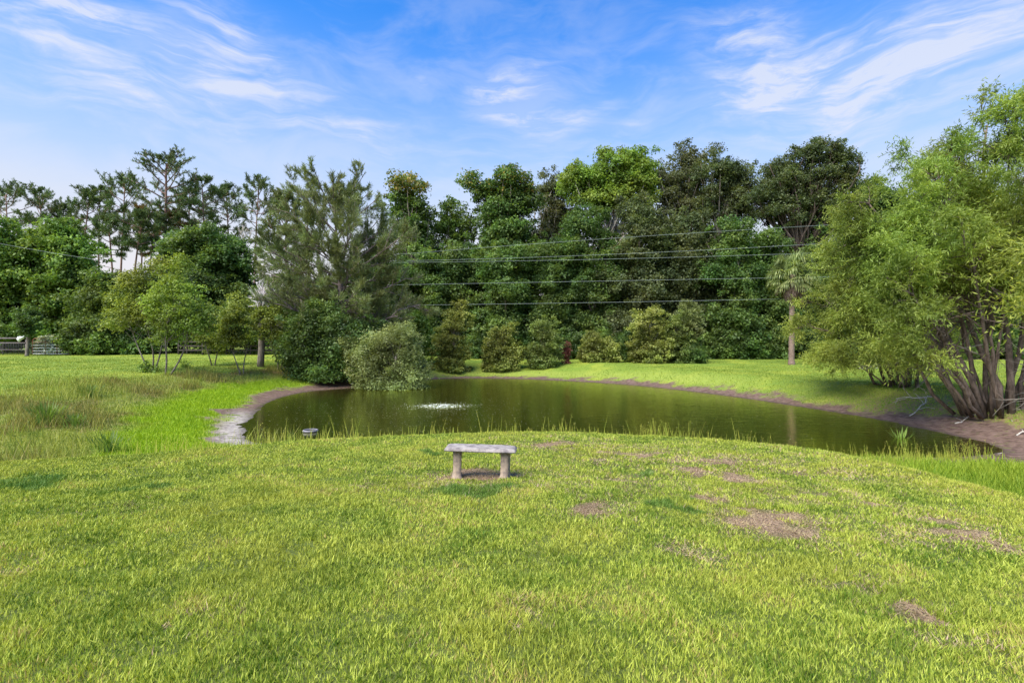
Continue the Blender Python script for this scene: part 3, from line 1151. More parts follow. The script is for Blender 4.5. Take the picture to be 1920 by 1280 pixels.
# ------------------------------------------------------------------ far row of tall pines, left
PINES = [(18, 84, 356, 120, .38, 'tall pine at the left edge of the distant row, wide flat crown'),
         (92, 86, 362, 90, .34, 'tall pine with round crown above the two bright green trees, second from the left'),
         (152, 84, 350, 86, .40, 'tall pine with bare dark trunk rising right of the bright green tree top'),
         (186, 88, 346, 60, .36, 'narrow crowned pine close on the left of the lower broad pine pair'),
         (226, 82, 328, 92, .40, 'high pine with layered crown just left of the tallest pine'),
         (306, 76, 292, 120, .40, 'tallest pine of the row, spreading flat top and thick reddish trunk'),
         (262, 90, 385, 70, .45, 'lower pine whose crown stands under the gap left of the tallest pine'),
         (214, 74, 412, 70, .34, 'short slim pine with olive crown and several bare trunks beside it'),
         (246, 72, 398, 74, .34, 'short slim pine with crown touching the foot of the tallest crown'),
         (278, 74, 400, 60, .34, 'slim pine in front of the tallest trunk, on its left'),
         (352, 86, 352, 80, .40, 'pine with dense crown just right of the tallest pine'),
         (384, 80, 332, 90, .42, 'pine with crooked limbs, second to the right of the tallest pine'),
         (430, 84, 344, 80, .40, 'pine left of the pale bare twigs, third to the right of the tallest pine'),
         (474, 80, 340, 96, .38, 'flat topped pine just left of the big open pine, light olive crown'),
         (332, 78, 392, 60, .38, 'slim pine with rust tinged needles directly right of the thick reddish trunk'),
         (122, 90, 384, 56, .40, 'small crowned distant pine between two taller ones near the left edge')]
for i, (px, d, ty, w, df, lab) in enumerate(PINES):
    tall_pine(px, d, ty, w, df, lab, 100 + i, r=.38 if i == 5 else .22, kind='rust' if i in (6, 14) else 'needle')
tall_pine(540, 58, 358, 110, .62, 'dark dense pine close behind the left shoulder of the big open pine', 140, kind='needle2', group='pines by the pond', r=.25, dens=1.3)

# bare pale twigs between the pines
def bare_tree(px, d, top_py, w, label):
    x, y = gx(px, d), d
    z = tz(x, y)
    root = empty('bare_tree', (x, y, z), label, 'tree')
    mb, tips = MB(), []
    H = gz(top_py, d) - z
    grow(mb, np.array([0, 0, -.1]), (0, 0, 1), H * .72, .2, 3, dict(wiggle=.07, trop=.06, kids=6, ratio=.45, angle=.6, start=.55), tips, 7)
    mb.build('trunk', BARK_PALE, root)
    return root


bare_tree(462, 66, 388, 80, 'leafless pale grey tree whose bare twigs show left of the big open pine')

# ------------------------------------------------------------------ left broadleaf masses
L = 'trees along the left field'
broadleaf('broadleaf_tree', 8, 52, [(-14, 445, 50, 48), (10, 520, 50, 60), (-30, 560, 60, 70), (0, 610, 40, 45)], 'bright', 'bright green broadleaf tree cut by the left edge of the view', group=L, leaf=.30)
broadleaf('broadleaf_tree', 105, 54, [(118, 432, 28, 26), (95, 470, 60, 40), (140, 490, 46, 50), (60, 520, 58, 52), (110, 550, 70, 60), (100, 605, 64, 48)], 'bright', 'big rounded bright green tree behind the rusty gate', group=L, leaf=.30)
broadleaf('broadleaf_tree', 385, 57, [(385, 458, 60, 34), (345, 490, 48, 44), (420, 490, 55, 44), (380, 540, 90, 56), (440, 560, 50, 60), (400, 610, 80, 50)], 'ivy', 'wide dome shaped green tree under the pines, left of the big open pine', group=L, leaf=.28)
broadleaf('broadleaf_tree', 190, 50, [(195, 545, 40, 44), (160, 590, 40, 50), (225, 590, 50, 50), (190, 635, 60, 34)], 'mid', 'dark bushy tree just right of the rusty gate', group=L, leaf=.26)
broadleaf('broadleaf_tree', 262, 53, [(262, 575, 55, 60), (300, 615, 60, 50), (250, 640, 60, 28)], 'dark', 'dark shrubby tree in the shade behind the leaning double tree', group=L, leaf=.26)
broadleaf('broadleaf_tree', 350, 52, [(350, 600, 60, 48), (400, 620, 50, 44)], 'dark', 'dark shrubby tree behind the gap under the leaning double tree', group=L, leaf=.26)
broadleaf('broadleaf_tree', 466, 50, [(465, 610, 45, 46), (500, 600, 40, 60), (440, 625, 50, 36)], 'dark', 'dark understorey tree behind the snag with dead fronds', group=L, leaf=.26)
broadleaf('broadleaf_tree', 20, 56, [(20, 600, 60, 50), (60, 625, 60, 36), (-30, 610, 60, 56)], 'dark', 'dark evergreen mass behind the left rail fence', group=L, leaf=.26)
broadleaf('vine_clad_stump', 50, 47, [(49, 594, 22, 24), (52, 616, 15, 18)], 'ivy', 'rounded vine covered stump rising behind the fence post', 'stump', leaf=.16, trunk_r=.16, size=.45, cover=1.3)
broadleaf('shrub', 8, 49, [(6, 622, 22, 16)], 'bright', 'small light green shrub behind the left rail fence', 'shrub', leaf=.2)
broadleaf('flowering_shrub', 98, 49.5, [(84, 648, 22, 16), (112, 649, 24, 15)], 'white', 'low shrub covered in white blossom growing through the gate', 'shrub', leaf=.17, aspect=.9, size=.5, cover=1.2)
broadleaf('hedge_shrub', 165, 49, [(150, 640, 30, 26), (190, 645, 34, 20)], 'mid', 'low leafy shrub at the right end of the rusty gate', 'shrub', leaf=.2)
broadleaf('hedge_shrub', 240, 49.5, [(225, 645, 30, 20), (262, 648, 28, 16)], 'ivy', 'low shrub with glossy leaves under the dark trees behind the double tree', 'shrub', leaf=.2)

# ------------------------------------------------------------------ small trees on the near left bank
broadleaf('small_tree', 286, 31, [(245, 560, 40, 36), (215, 600, 26, 22), (262, 530, 34, 34), (300, 500, 16, 22), (268, 590, 50, 32)], 'olive', 'multi stemmed small tree with yellow olive leaves on the left bank', 'small tree', 'small trees on the left bank',
          leaf=.13, trunks=3, bark=BARK_GREY, trunk_r=.05, spread=.9, size=.55, cover=.75, sprig=.2)
broadleaf('small_tree', 312, 29.5, [(325, 530, 36, 36), (340, 492, 16, 18), (355, 575, 36, 36), (325, 610, 40, 32), (375, 600, 22, 26), (300, 570, 30, 28)], 'lime', 'leaning small tree with pale trunk and lighter green leaves beside the olive one', 'small tree', 'small trees on the left bank',
          leaf=.13, trunks=2, bark=BARK_GREY, trunk_r=.055, spread=.3, lean=.5, size=.55, cover=.8, sprig=.2)
broadleaf('weed_clump', 278, 30.5, [(272, 705, 12, 10), (288, 708, 10, 8)], 'bright', 'small leafy weed at the foot of the multi stemmed tree', 'weed', leaf=.12, size=.3, trunk_r=.02)
broadleaf('small_tree', 455, 33, [(440, 590, 34, 28), (425, 630, 24, 24), (455, 625, 28, 24), (440, 565, 18, 12)], 'olive', 'crooked small tree with white base left of the snag', 'small tree', 'small trees on the left bank', leaf=.14, trunks=2, bark=BARK_GREY, trunk_r=.045, size=.5, cover=.8, sprig=.2)
broadleaf('small_tree', 400, 36, [(395, 610, 30, 40), (405, 640, 28, 20)], 'olive', 'thin leafy young tree between the leaning tree and the crooked one', 'small tree', 'small trees on the left bank', leaf=.14, trunks=2, bark=BARK_GREY, trunk_r=.05, size=.5, cover=.7)
broadleaf('small_tree', 524, 36, [(520, 610, 24, 40), (530, 640, 20, 20), (512, 585, 16, 16)], 'olive', 'slim twin stemmed tree between the snag and the dark bush', 'small tree', 'small trees on the left bank', leaf=.14, trunks=2, bark=BARK_GREY, trunk_r=.04, size=.45, cover=.7)
broadleaf('large_bush', 590, 35, [(585, 620, 52, 46), (560, 655, 40, 34), (620, 650, 50, 40), (600, 585, 36, 24), (640, 620, 36, 36), (690, 630, 40, 36), (650, 672, 30, 22)], 'dark', 'big dark green bush under the open pine at the water', 'bush', 'bushes round the pond', leaf=.16, size=.8, cover=1.1)
broadleaf('overhanging_bush', 735, 34.0, [(735, 650, 50, 40), (765, 675, 38, 38), (715, 690, 46, 30), (690, 665, 34, 30), (745, 628, 32, 20), (655, 655, 24, 20), (775, 700, 26, 22), (740, 705, 40, 22)], 'silver', 'pale silvery green bush leaning over the pond edge', 'bush', 'bushes round the pond', leaf=.17, aspect=.36, size=.6, cover=1.6, trunks=4, trunk_r=.06, spread=1.2, sprig=.25)


def snag():
    d = 36.0
    x = gx(488, d)
    z = tz(x, d) - .1
    root = empty('dead_palm_snag', (x, d, z), 'dead trunk wrapped in leaves, topped by a tuft of bleached fronds', 'dead tree')
    mb = MB()
    H = gz(556, d) - z
    t = np.linspace(0, 1, 10)
    mb.tube(np.stack([.1 * np.sin(t * 4), 0 * t, H * t], 1), .24 - .08 * t, 9)
    mb.build('trunk', BARK_GREY, root)
    n = 240
    T = np.tile([.2, 0, H - .2], (n, 1)) + rng.normal(0, 1, (n, 3)) * (.22, .22, .35)
    ax = rand_dirs(n, 1.9)
    link('dead_frond_tuft', leaves_mesh('dead_frond_tuft', T, rand_dirs(n), ax, rng.uniform(.5, 1.1, n), .05, rng.random(n), plain_mat('bleached_frond', (.75, .70, .72), (.45, .40, .40), .8)), root)
    Cn, Rn = lobes_in([((0, 0, H * .68), .8, .7, H * .28)], .35)
    P, N, B = lobe_leaves(Cn, Rn, .15, .8)
    link('vine_leaves', leaves_mesh('vine_leaves', P, N, rng.normal(0, 1, P.shape), .16, .1, np.clip(.5 + B, 0, 1), LMAT('olive')), root)


snag()


def open_pine():
    """big open grown pine left of the pond centre"""
    d = 39.0
    x = gx(632, d)
    z = tz(x, d) - .1
    root = empty('open_pine_tree', (x, d, z), 'big spreading pine with soft grey green needles behind the dark bush', 'pine tree', 'pines by the pond')
    H = gz(385, d) - z
    mb, tips = MB(), []
    t = np.linspace(0, 1, 16)
    pts = np.stack([.25 * np.sin(t * 4.2), .15 * np.sin(t * 3), H * t], 1)
    mb.tube(pts, .30 * (1 - .88 * t) + .012, 9)
    hs = np.linspace(.17, .99, 54)
    for i, f in enumerate(hs):
        j = min(14, int(f * 15))
        p = pts[j] + (pts[j + 1] - pts[j]) * (f * 15 - j)
        Rr = np.interp(f, [.17, .30, .45, .62, .78, .90, 1.0], [5.6, 6.6, 6.6, 6.0, 5.3, 4.7, 4.4])
        L = Rr * rng.uniform(.55, 1.12)
        a = i * 2.399 + rng.uniform(-.35, .35)
        if math.cos(a) < 0:
            L *= 1.06
        el = np.interp(f, [.17, .4, .7, .9, 1], [.0, .20, .50, .80, 1.12])
        up_kids = 6 if f > .70 else 9
        grow(mb, p, (math.cos(a) * math.cos(el), math.sin(a) * math.cos(el), math.sin(el)), L * (.97 if f < .9 else rng.uniform(.55, .85)), .085 * (1.1 - .6 * f), 2,
             dict(wiggle=.07, trop=.035, kids=up_kids, ratio=.40, angle=.75, start=.22), tips, 7)
    mb.build('trunk', BARK_BIG_PINE, root)
    tp = tips
    T, N, ax, ln, w, rn = tufts(tp, 9, .34, .036, .5, .5, back=.4)
    link('crown', leaves_mesh('crown', T, N, ax, ln, w, rn, LMAT('needle2'), .1), root)
    print('open pine tips', len(tp), 'needles', len(T))


open_pine()

# ------------------------------------------------------------------ back wall of the wood: the high crowns
G = 'tall trees of the wood beyond the pond'
broadleaf('forest_tree', 768, 60, [(765, 345, 36, 28), (750, 385, 30, 30), (785, 400, 28, 34), (765, 450, 36, 44), (780, 520, 44, 50)], 'mid', 'slender tree with sunlit orange tip just right of the open pine', group=G, leaf=.30, cover=.55, size=1.0, top_kind=('sunlit_gold', .55, .86), bark=BARK_GREY)  # sunlit tip painted by recolouring the top leaves
broadleaf('forest_tree', 845, 63, [(850, 400, 26, 22), (825, 430, 24, 26), (870, 440, 30, 32), (850, 495, 46, 44)], 'mid', 'low gappy tree between the orange tipped tree and the tall green one', group=G, leaf=.30, cover=.5, size=1.0)
broadleaf('forest_tree', 945, 61, [(960, 345, 40, 32), (925, 375, 32, 36), (985, 370, 30, 36), (880, 345, 17, 16), (950, 420, 54, 50), (930, 480, 56, 50), (960, 540, 60, 60)], 'ivy', 'tall leafy tree with an orange branch sticking out on its left', group=G, leaf=.30, cover=.75, size=1.1, top_kind=('sunlit_gold', .16, .85))
broadleaf('forest_tree', 1040, 66, [(1040, 345, 34, 30), (1025, 385, 34, 34), (1060, 420, 34, 44), (1010, 440, 26, 30)], 'grey', 'thin greyish tree between the tall leafy tree and the yellow green crown', group=G, leaf=.26, cover=.45, size=.9, bark=BARK_PALE)
broadleaf('forest_tree', 1130, 62, [(1090, 340, 44, 34), (1145, 315, 46, 32), (1190, 310, 40, 30), (1120, 370, 54, 34), (1185, 360, 46, 40), (1070, 330, 24, 22), (1215, 330, 22, 26)], 'lime', 'tree with a broad yellow green crown standing above the middle of the wood', group=G, leaf=.30, cover=.8, size=1.1, bark=BARK_PALE)
broadleaf('forest_tree', 1275, 64, [(1250, 330, 36, 34), (1285, 290, 26, 20), (1305, 325, 34, 34), (1265, 380, 46, 44), (1310, 390, 40, 44), (1340, 282, 12, 8)], 'grey', 'open greyish oak with wispy top twigs right of the yellow green crown', group=G, leaf=.24, cover=.45, size=.9)
broadleaf('forest_tree', 1350, 61, [(1340, 325, 42, 30), (1380, 335, 36, 30), (1350, 380, 50, 44), (1395, 390, 34, 44)], 'oak', 'brownish green domed tree left of the great dark oak', group=G, leaf=.24, cover=.65, size=1.0)
broadleaf('live_oak', 1510, 58, [(1500, 300, 46, 26), (1545, 285, 44, 24), (1585, 310, 30, 24), (1460, 335, 50, 32), (1530, 345, 60, 30), (1590, 355, 34, 36), (1440, 385, 50, 38), (1510, 400, 60, 36), (1580, 410, 40, 36)], 'oak', 'great dark oak with spreading crooked limbs behind the palm', group=G, leaf=.22, cover=.6, size=.95, bark=BARK_DARK, trunk_r=.55, flat=.5)
broadleaf('forest_tree', 1650, 62, [(1640, 380, 50, 50), (1700, 400, 50, 50), (1660, 460, 70, 60), (1700, 550, 90, 80)], 'dark', 'dark tree filling the gap behind the willow', group=G, leaf=.28, cover=.7)
broadleaf('forest_tree', 1820, 62, [(1800, 420, 60, 50), (1870, 430, 50, 50), (1830, 500, 80, 60), (1860, 580, 80, 70)], 'mid', 'broad green tree half seen through the willow stems at right', group=G, leaf=.28, cover=.6)
broadleaf('forest_tree', 1990, 60, [(1980, 430, 80, 80), (1990, 540, 100, 90)], 'mid', 'green tree beyond the right edge of the wood', group=G, leaf=.30, cover=.6)

# lower, ivy clad trees that close the wood down to the ground
G2 = 'leafy understorey trees along the edge of the wood'
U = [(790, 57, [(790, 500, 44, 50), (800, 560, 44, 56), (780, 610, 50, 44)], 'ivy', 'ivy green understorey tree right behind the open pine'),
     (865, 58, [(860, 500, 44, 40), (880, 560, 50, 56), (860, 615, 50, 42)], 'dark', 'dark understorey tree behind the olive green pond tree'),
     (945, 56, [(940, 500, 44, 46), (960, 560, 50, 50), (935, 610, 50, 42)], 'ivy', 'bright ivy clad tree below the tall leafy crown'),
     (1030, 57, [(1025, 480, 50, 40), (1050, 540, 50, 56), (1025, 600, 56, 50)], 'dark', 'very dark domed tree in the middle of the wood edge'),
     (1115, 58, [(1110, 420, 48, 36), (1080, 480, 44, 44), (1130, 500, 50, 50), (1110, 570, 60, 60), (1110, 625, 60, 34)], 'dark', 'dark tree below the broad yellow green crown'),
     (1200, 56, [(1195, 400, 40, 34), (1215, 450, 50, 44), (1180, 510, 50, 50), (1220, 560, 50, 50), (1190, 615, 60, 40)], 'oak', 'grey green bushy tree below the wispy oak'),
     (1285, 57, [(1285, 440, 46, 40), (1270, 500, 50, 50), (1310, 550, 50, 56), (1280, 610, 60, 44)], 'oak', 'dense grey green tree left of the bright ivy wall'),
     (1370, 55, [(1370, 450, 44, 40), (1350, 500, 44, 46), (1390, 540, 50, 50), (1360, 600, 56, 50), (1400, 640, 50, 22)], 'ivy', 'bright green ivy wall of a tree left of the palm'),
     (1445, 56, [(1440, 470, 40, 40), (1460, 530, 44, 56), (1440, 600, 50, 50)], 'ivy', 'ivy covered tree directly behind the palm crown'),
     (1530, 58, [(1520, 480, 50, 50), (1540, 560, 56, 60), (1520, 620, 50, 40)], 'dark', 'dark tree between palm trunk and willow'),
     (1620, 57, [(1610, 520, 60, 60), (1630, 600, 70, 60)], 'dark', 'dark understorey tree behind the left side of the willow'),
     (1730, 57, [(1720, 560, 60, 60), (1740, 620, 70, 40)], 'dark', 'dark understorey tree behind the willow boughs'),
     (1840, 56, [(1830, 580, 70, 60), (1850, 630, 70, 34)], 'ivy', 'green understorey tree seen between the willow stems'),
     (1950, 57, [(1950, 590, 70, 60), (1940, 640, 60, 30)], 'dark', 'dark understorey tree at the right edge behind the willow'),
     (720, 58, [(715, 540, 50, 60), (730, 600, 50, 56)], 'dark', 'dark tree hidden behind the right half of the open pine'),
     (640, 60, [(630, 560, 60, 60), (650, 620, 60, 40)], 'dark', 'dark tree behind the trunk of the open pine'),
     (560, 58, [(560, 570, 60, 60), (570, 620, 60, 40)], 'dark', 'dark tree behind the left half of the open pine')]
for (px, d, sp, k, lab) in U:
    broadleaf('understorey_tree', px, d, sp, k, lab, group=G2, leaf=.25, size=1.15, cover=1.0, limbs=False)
# deeper trees that close the gaps inside the wood
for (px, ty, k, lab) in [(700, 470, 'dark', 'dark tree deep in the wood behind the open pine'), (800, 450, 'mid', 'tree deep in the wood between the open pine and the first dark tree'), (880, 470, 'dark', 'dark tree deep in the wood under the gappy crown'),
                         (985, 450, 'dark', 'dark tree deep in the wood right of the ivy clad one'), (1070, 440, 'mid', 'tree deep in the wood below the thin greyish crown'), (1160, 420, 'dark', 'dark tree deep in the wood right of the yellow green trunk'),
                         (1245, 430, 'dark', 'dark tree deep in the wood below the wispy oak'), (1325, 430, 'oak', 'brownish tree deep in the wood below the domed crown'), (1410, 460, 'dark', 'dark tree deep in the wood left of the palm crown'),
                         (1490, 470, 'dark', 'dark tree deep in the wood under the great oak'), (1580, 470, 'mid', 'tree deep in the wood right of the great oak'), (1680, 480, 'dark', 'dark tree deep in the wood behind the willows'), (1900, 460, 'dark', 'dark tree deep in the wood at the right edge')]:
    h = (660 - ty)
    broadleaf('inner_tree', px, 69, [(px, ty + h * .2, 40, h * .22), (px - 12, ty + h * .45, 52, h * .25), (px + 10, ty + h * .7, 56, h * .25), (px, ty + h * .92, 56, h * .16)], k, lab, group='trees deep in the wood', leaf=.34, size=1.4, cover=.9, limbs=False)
# low bushes at the feet of the wood
for (px, d, w, h, k, lab) in [(830, 55, 40, 20, 'dark', 'low dark bush at the wood foot left of the olive pond tree'), (915, 54, 40, 20, 'ivy', 'low green bush at the wood foot between the two olive bushes'),
                              (1080, 54, 40, 24, 'dark', 'low dark bush behind the red shrub'), (1160, 54, 40, 24, 'dark', 'low dark bush behind the yellowish bush'),
                              (1345, 53.5, 36, 24, 'mid', 'low bush at the wood foot right of the young pine'), (1400, 53.5, 40, 26, 'ivy', 'low leafy bush below the bright ivy wall'),
                              (1450, 53.5, 32, 24, 'mid', 'low leafy bush just left of the palm trunk'), (1525, 54, 40, 26, 'dark', 'low dark bush just right of the palm trunk'),
                              (1600, 54, 50, 26, 'dark', 'low dark bush behind the drooping willow boughs'), (1690, 54, 50, 26, 'mid', 'low bush in the shade under the willow'),
                              (1790, 54, 50, 26, 'dark', 'low dark bush seen left of the willow stems'), (1890, 54, 50, 26, 'ivy', 'low green bush seen right of the willow stems')]:
    broadleaf('hedge_bush', px, d, [(px - w * .4, 662 - h * .8, w * .7, h), (px + w * .4, 662 - h * .6, w * .7, h * .9)], k, lab, 'bush', 'low bushes at the foot of the wood', leaf=.2, size=.7, limbs=False)

# ------------------------------------------------------------------ bushes on the far bank
GB = 'bushes round the pond'
broadleaf('pond_bush', 850, 45.5, [(848, 600, 22, 22), (868, 600, 18, 22), (862, 578, 14, 12), (840, 640, 30, 28), (858, 660, 24, 18)], 'bush', 'upright olive green bush on the far bank right of the silvery bush', 'bush', GB, leaf=.16, size=.42, trunk_r=.08)
broadleaf('pond_bush', 785, 47, [(782, 600, 18, 22), (790, 625, 20, 22)], 'bright', 'young bright green tree peeping over the silvery bush', 'small tree', GB, leaf=.2, size=.5, trunk_r=.06)
broadleaf('pond_bush', 938, 46.0, [(928, 645, 24, 24), (952, 628, 20, 22), (938, 668, 28, 20), (962, 664, 20, 22)], 'bush', 'left one of two round bushes behind the middle of the pond', 'bush', GB, leaf=.16, size=.45)
broadleaf('pond_bush', 1020, 46.2, [(1018, 615, 25, 22), (1032, 642, 22, 26), (1008, 664, 22, 24)], 'bushgreen', 'taller right one of two round bushes behind the middle of the pond', 'bush', GB, leaf=.16, size=.45)
broadleaf('red_shrub', 1062, 47, [(1063, 652, 7, 11), (1062, 662, 6, 8)], 'red', 'little reddish brown shrub between the bushes', 'shrub', leaf=.12, size=.3, trunk_r=.03)
broadleaf('pond_bush', 1115, 47, [(1112, 640, 22, 22), (1138, 650, 22, 20), (1104, 664, 20, 18), (1142, 670, 20, 16)], 'bush', 'low wide olive bush right of the reddish shrub', 'bush', GB, leaf=.16, size=.45)
broadleaf('pond_bush', 1182, 47.5, [(1180, 650, 20, 34), (1188, 672, 18, 16)], 'ivy', 'slim light green bush between the low wide bush and the tall one', 'bush', GB, leaf=.18, size=.5)
broadleaf('pond_bush', 1215, 46, [(1205, 615, 24, 34), (1232, 600, 18, 24), (1215, 655, 32, 32), (1240, 640, 22, 30), (1220, 676, 34, 18)], 'bush', 'tall yellowish olive bush, tallest on the far bank', 'bush', GB, leaf=.16, size=.45)
broadleaf('pond_bush', 1272, 46.2, [(1268, 620, 24, 32), (1280, 655, 30, 30), (1262, 675, 28, 18)], 'bushgreen', 'dark green bush wedged between the tall olive bush and the young pine', 'bush', GB, leaf=.16, size=.45)
broadleaf('pond_bush', 1300, 45.6, [(1298, 660, 22, 26), (1310, 676, 16, 14)], 'ivy', 'fresh green low bush at the foot of the young pine', 'bush', GB, leaf=.16, size=.5)
tall_pine(1300, 46.8, 568, 50, .95, 'young cone shaped pine at the right end of the bush row', 160, kind='needle2', group='pines by the pond', r=.08, dens=1.5)

# ------------------------------------------------------------------ palm
def palm():
    d = 43.5
    x = gx(1484, d)
    z = tz(x, d) - .05
    root = empty('palm_tree', (x, d, z), 'lone cabbage palm with slim straight trunk and drooping fan fronds', 'palm tree')
    H = gz(515, d) - z
    mb = MB()
    t = np.linspace(0, 1, 40)
    rad = (.24 - .05 * t + .02 * np.sin(t * 150)) * np.where(t < .03, 1.25, 1)
    mb.tube(np.stack([.12 * t ** 2, 0 * t, H * t], 1), rad, 12)
    mb.build('trunk', BARK_PALM, root)
    green, brown = [], []
    top = np.array([.12, 0, H])
    for i in range(70):
        a = i * 2.399 + rng.uniform(-.3, .3)
        u = i / 69
        el = 1.35 - 2.7 * u + rng.normal(0, .1)          # young fronds up, old ones hanging
        dead = u > .70
        Lp = rng.uniform(.9, 1.25) * (.8 if dead else 1)
        d0 = np.array([math.cos(a) * math.cos(el), math.sin(a) * math.cos(el), math.sin(el)])
        start = top + (0, 0, .25 - .5 * u)
        hub = start + d0 * Lp + (0, 0, -.12 * Lp)
        sd_ = np.cross(d0, (0, 0, 1.0))
        sd_ /= np.linalg.norm(sd_) + 1e-6
        up = np.cross(sd_, d0)
        bag = brown if dead else green
        bag.append((start, hub - start, up, np.linalg.norm(hub - start), .06))
        for s in np.linspace(-1.3, 1.3, 34):
            dd = d0 * math.cos(s) + sd_ * math.sin(s) + np.array([0, 0, -.28 - .22 * abs(s) - (.5 if dead else 0)]) + rng.normal(0, .05, 3)
            ln = (1.15 - .25 * abs(s)) * rng.uniform(.85, 1.1) * (.9 if dead else 1)
            bag.append((hub, dd, up + rng.normal(0, .12, 3), ln, .085))
            tip = hub + dd / np.linalg.norm(dd) * ln * .8
            bag.append((tip, dd * .5 + np.array([0, 0, -.9]), up, ln * .5, .035))
    for nm, bag, mt in (('crown', green, LMAT('palm')), ('dead_fronds', brown, LMAT('palmdead'))):
        A = [np.array([b[i] for b in bag]) for i in range(5)]
        link(nm, leaves_mesh(nm, A[0], A[2], A[1], A[3], A[4], rng.random(len(bag)), mt, .1), root)


LEAVES['palm'] = [(.07, .11, .03), (.20, .28, .08), (.50, .56, .22)]
LEAVES['palmdead'] = [(.12, .08, .065), (.24, .17, .13), (.42, .33, .26)]
palm()


# ------------------------------------------------------------------ willow
def willow(name, px, d, label, stems, leafn, bl=1.0, lowz=.9, bare=0.0, cat='willow tree', kind='willow', seed=5, ll=.15, bark=None, dead=0):
    global rng
    keep, rng = rng, np.random.default_rng(seed)
    x = gx(px, d)
    z = tz(x, d) - .1
    root = empty(name, (x, d, z), label, cat)
    mb, tips = MB(), []
    for (bx, by, tx, ty, tz_, r) in stems:
        p0, p1 = np.array([bx * 1.9, by * 1.6, 0.0]), np.array([tx, ty, tz_])
        r *= rng.uniform(.6, 1.0)
        n = 10
        t = np.linspace(0, 1, n)
        arc = np.array([0, 0, 1.0]) * np.sin(t * np.pi)[:, None] * (abs(tx - bx) * .16)
        pts = p0 + (p1 - p0) * t[:, None] + arc + np.cumsum(rng.normal(0, .085, (n, 3)), 0) * (t[:, None] > .1)
        mb.tube(pts, r * (1 - .75 * t), 8)
        L = np.linalg.norm(p1 - p0)
        for i in range(int(L * 2.3)):
            f = rng.uniform(.30, .99) * (n - 1)
            j = int(f)
            b = pts[j] + (pts[min(j + 1, n - 1)] - pts[j]) * (f - j)
            base = (p1 - p0) / L
            s = rng.normal(0, 1, 3)
            dd = base * .55 + s / np.linalg.norm(s) * .8
            if b[2] < 2.2:
                dd[2] = abs(dd[2]) * .3
            grow(mb, b, dd / np.linalg.norm(dd), bl * rng.uniform(1.1, 2.1) * (1.15 - .5 * f / (n - 1)), r * .26, 1, dict(wiggle=.16, trop=.02, kids=6, ratio=.55, angle=.75, start=.25), tips, 5)
    mb.build('trunk', bark or BARK_WILLOW, root)
    T = np.array([q[0] for q in tips])
    D = np.array([q[1] for q in tips])
    k = (T[:, 2] > lowz) & ((T[:, 2] > bare - .35 * np.clip(T[:, 0] + 1, 0, 3)) | (T[:, 0] < -3.5) | (T[:, 0] > 4))
    T, D = T[k], D[k]
    # leafy twigs that arch out and droop
    tw = 4
    T, D = np.repeat(T, tw, 0), np.repeat(D, tw, 0)
    D = D * .6 + rng.normal(0, .55, D.shape) + (0, 0, .1)
    D /= np.linalg.norm(D, axis=1)[:, None]
    Lt = rng.uniform(.25, .7, len(T))
    s = np.linspace(.05, 1, leafn)[None, :, None]
    P = T[:, None] + D[:, None] * Lt[:, None, None] * s + np.array([0, 0, -1.0]) * (s ** 2) * Lt[:, None, None] * .28
    ax = D[:, None] * .5 + rng.normal(0, .55, P.shape) + (0, 0, -.28)
    br = np.repeat(rng.normal(0, .14, len(T)), leafn)
    P, ax = P.reshape(-1, 3), ax.reshape(-1, 3)
    m = len(P)
    rn = np.clip(.45 + br + rng.normal(0, .16, m), 0, 1)
    link('crown', leaves_mesh('crown', P, rng.normal(0, .6, (m, 3)) + (0, 0, .8), ax, ll * rng.uniform(.7, 1.3, m), ll * .22, rn, LMAT(kind), .15), root)
    if dead:
        mb = MB()
        for i in range(dead):
            a = rng.uniform(2.2, 4.2)
            b = np.array([rng.uniform(-2.2, -.3), rng.uniform(-1.0, .3), rng.uniform(1.6, 3.6)])
            dd = np.array([math.cos(a), math.sin(a) * .5, rng.uniform(-.25, .35)])
            grow(mb, b, dd / np.linalg.norm(dd), rng.uniform(1.4, 2.8), .022, 2, dict(wiggle=.13, trop=.0, kids=3, ratio=.5, angle=.6, start=.35), [], 7)
        mb.build('dead_branches', BARK_GREY, root)
    print(name, 'leaves', m, 'tips', len(tips))
    rng = keep
    return root


ST = [(-.5, -.3, -5.0, -1.6, 4.6, .10), (-.55, 0, -5.1, -.4, 6.3, .11), (-.35, -.2, -4.6, .8, 7.9, .12), (-.3, .2, -3.2, -1.0, 8.6, .12), (-.1, -.25, -1.8, 1.2, 9.6, .12),
      (0, .2, -.3, -.6, 10.9, .13), (.15, -.2, .9, .8, 11.3, .13), (.3, .1, 2.2, -.8, 10.3, .14), (.45, -.1, 3.4, .8, 8.6, .12), (-.6, .25, -5.0, 1.0, 4.4, .08), (-.5, -.35, -4.4, -1.8, 3.2, .07),
      (.5, .3, 4.4, -.4, 7.0, .11), (.1, .35, -3.4, 2.6, 7.4, .10), (-.45, .1, -5.2, .4, 7.1, .10), (-.2, -.4, -3.0, -2.4, 6.4, .09), (.3, -.4, .8, -2.4, 7.4, .09), (-.2, 0, -1.0, -1.8, 8.4, .09), (-.55, .1, -4.8, -.9, 5.2, .07), (-.5, -.1, -3.9, -.4, 4.4, .06), (-.6, -.2, -4.4, .4, 3.4, .06), (-.4, .2, -3.0, .5, 5.6, .08), (-.3, -.3, -1.6, -1.2, 6.0, .07), (0, 0, -.6, .9, 6.5, .08), (.2, .2, 1.3, 1.2, 6.4, .08), (.5, 0, 1.7, -1.2, 5.6, .07)]
willow('willow_tree', 1866, 18.6, 'many stemmed willow with pale green narrow leaves leaning over the right bank', ST, 11, bl=1.05, bare=4.6, lowz=1.9, seed=5, dead=11)
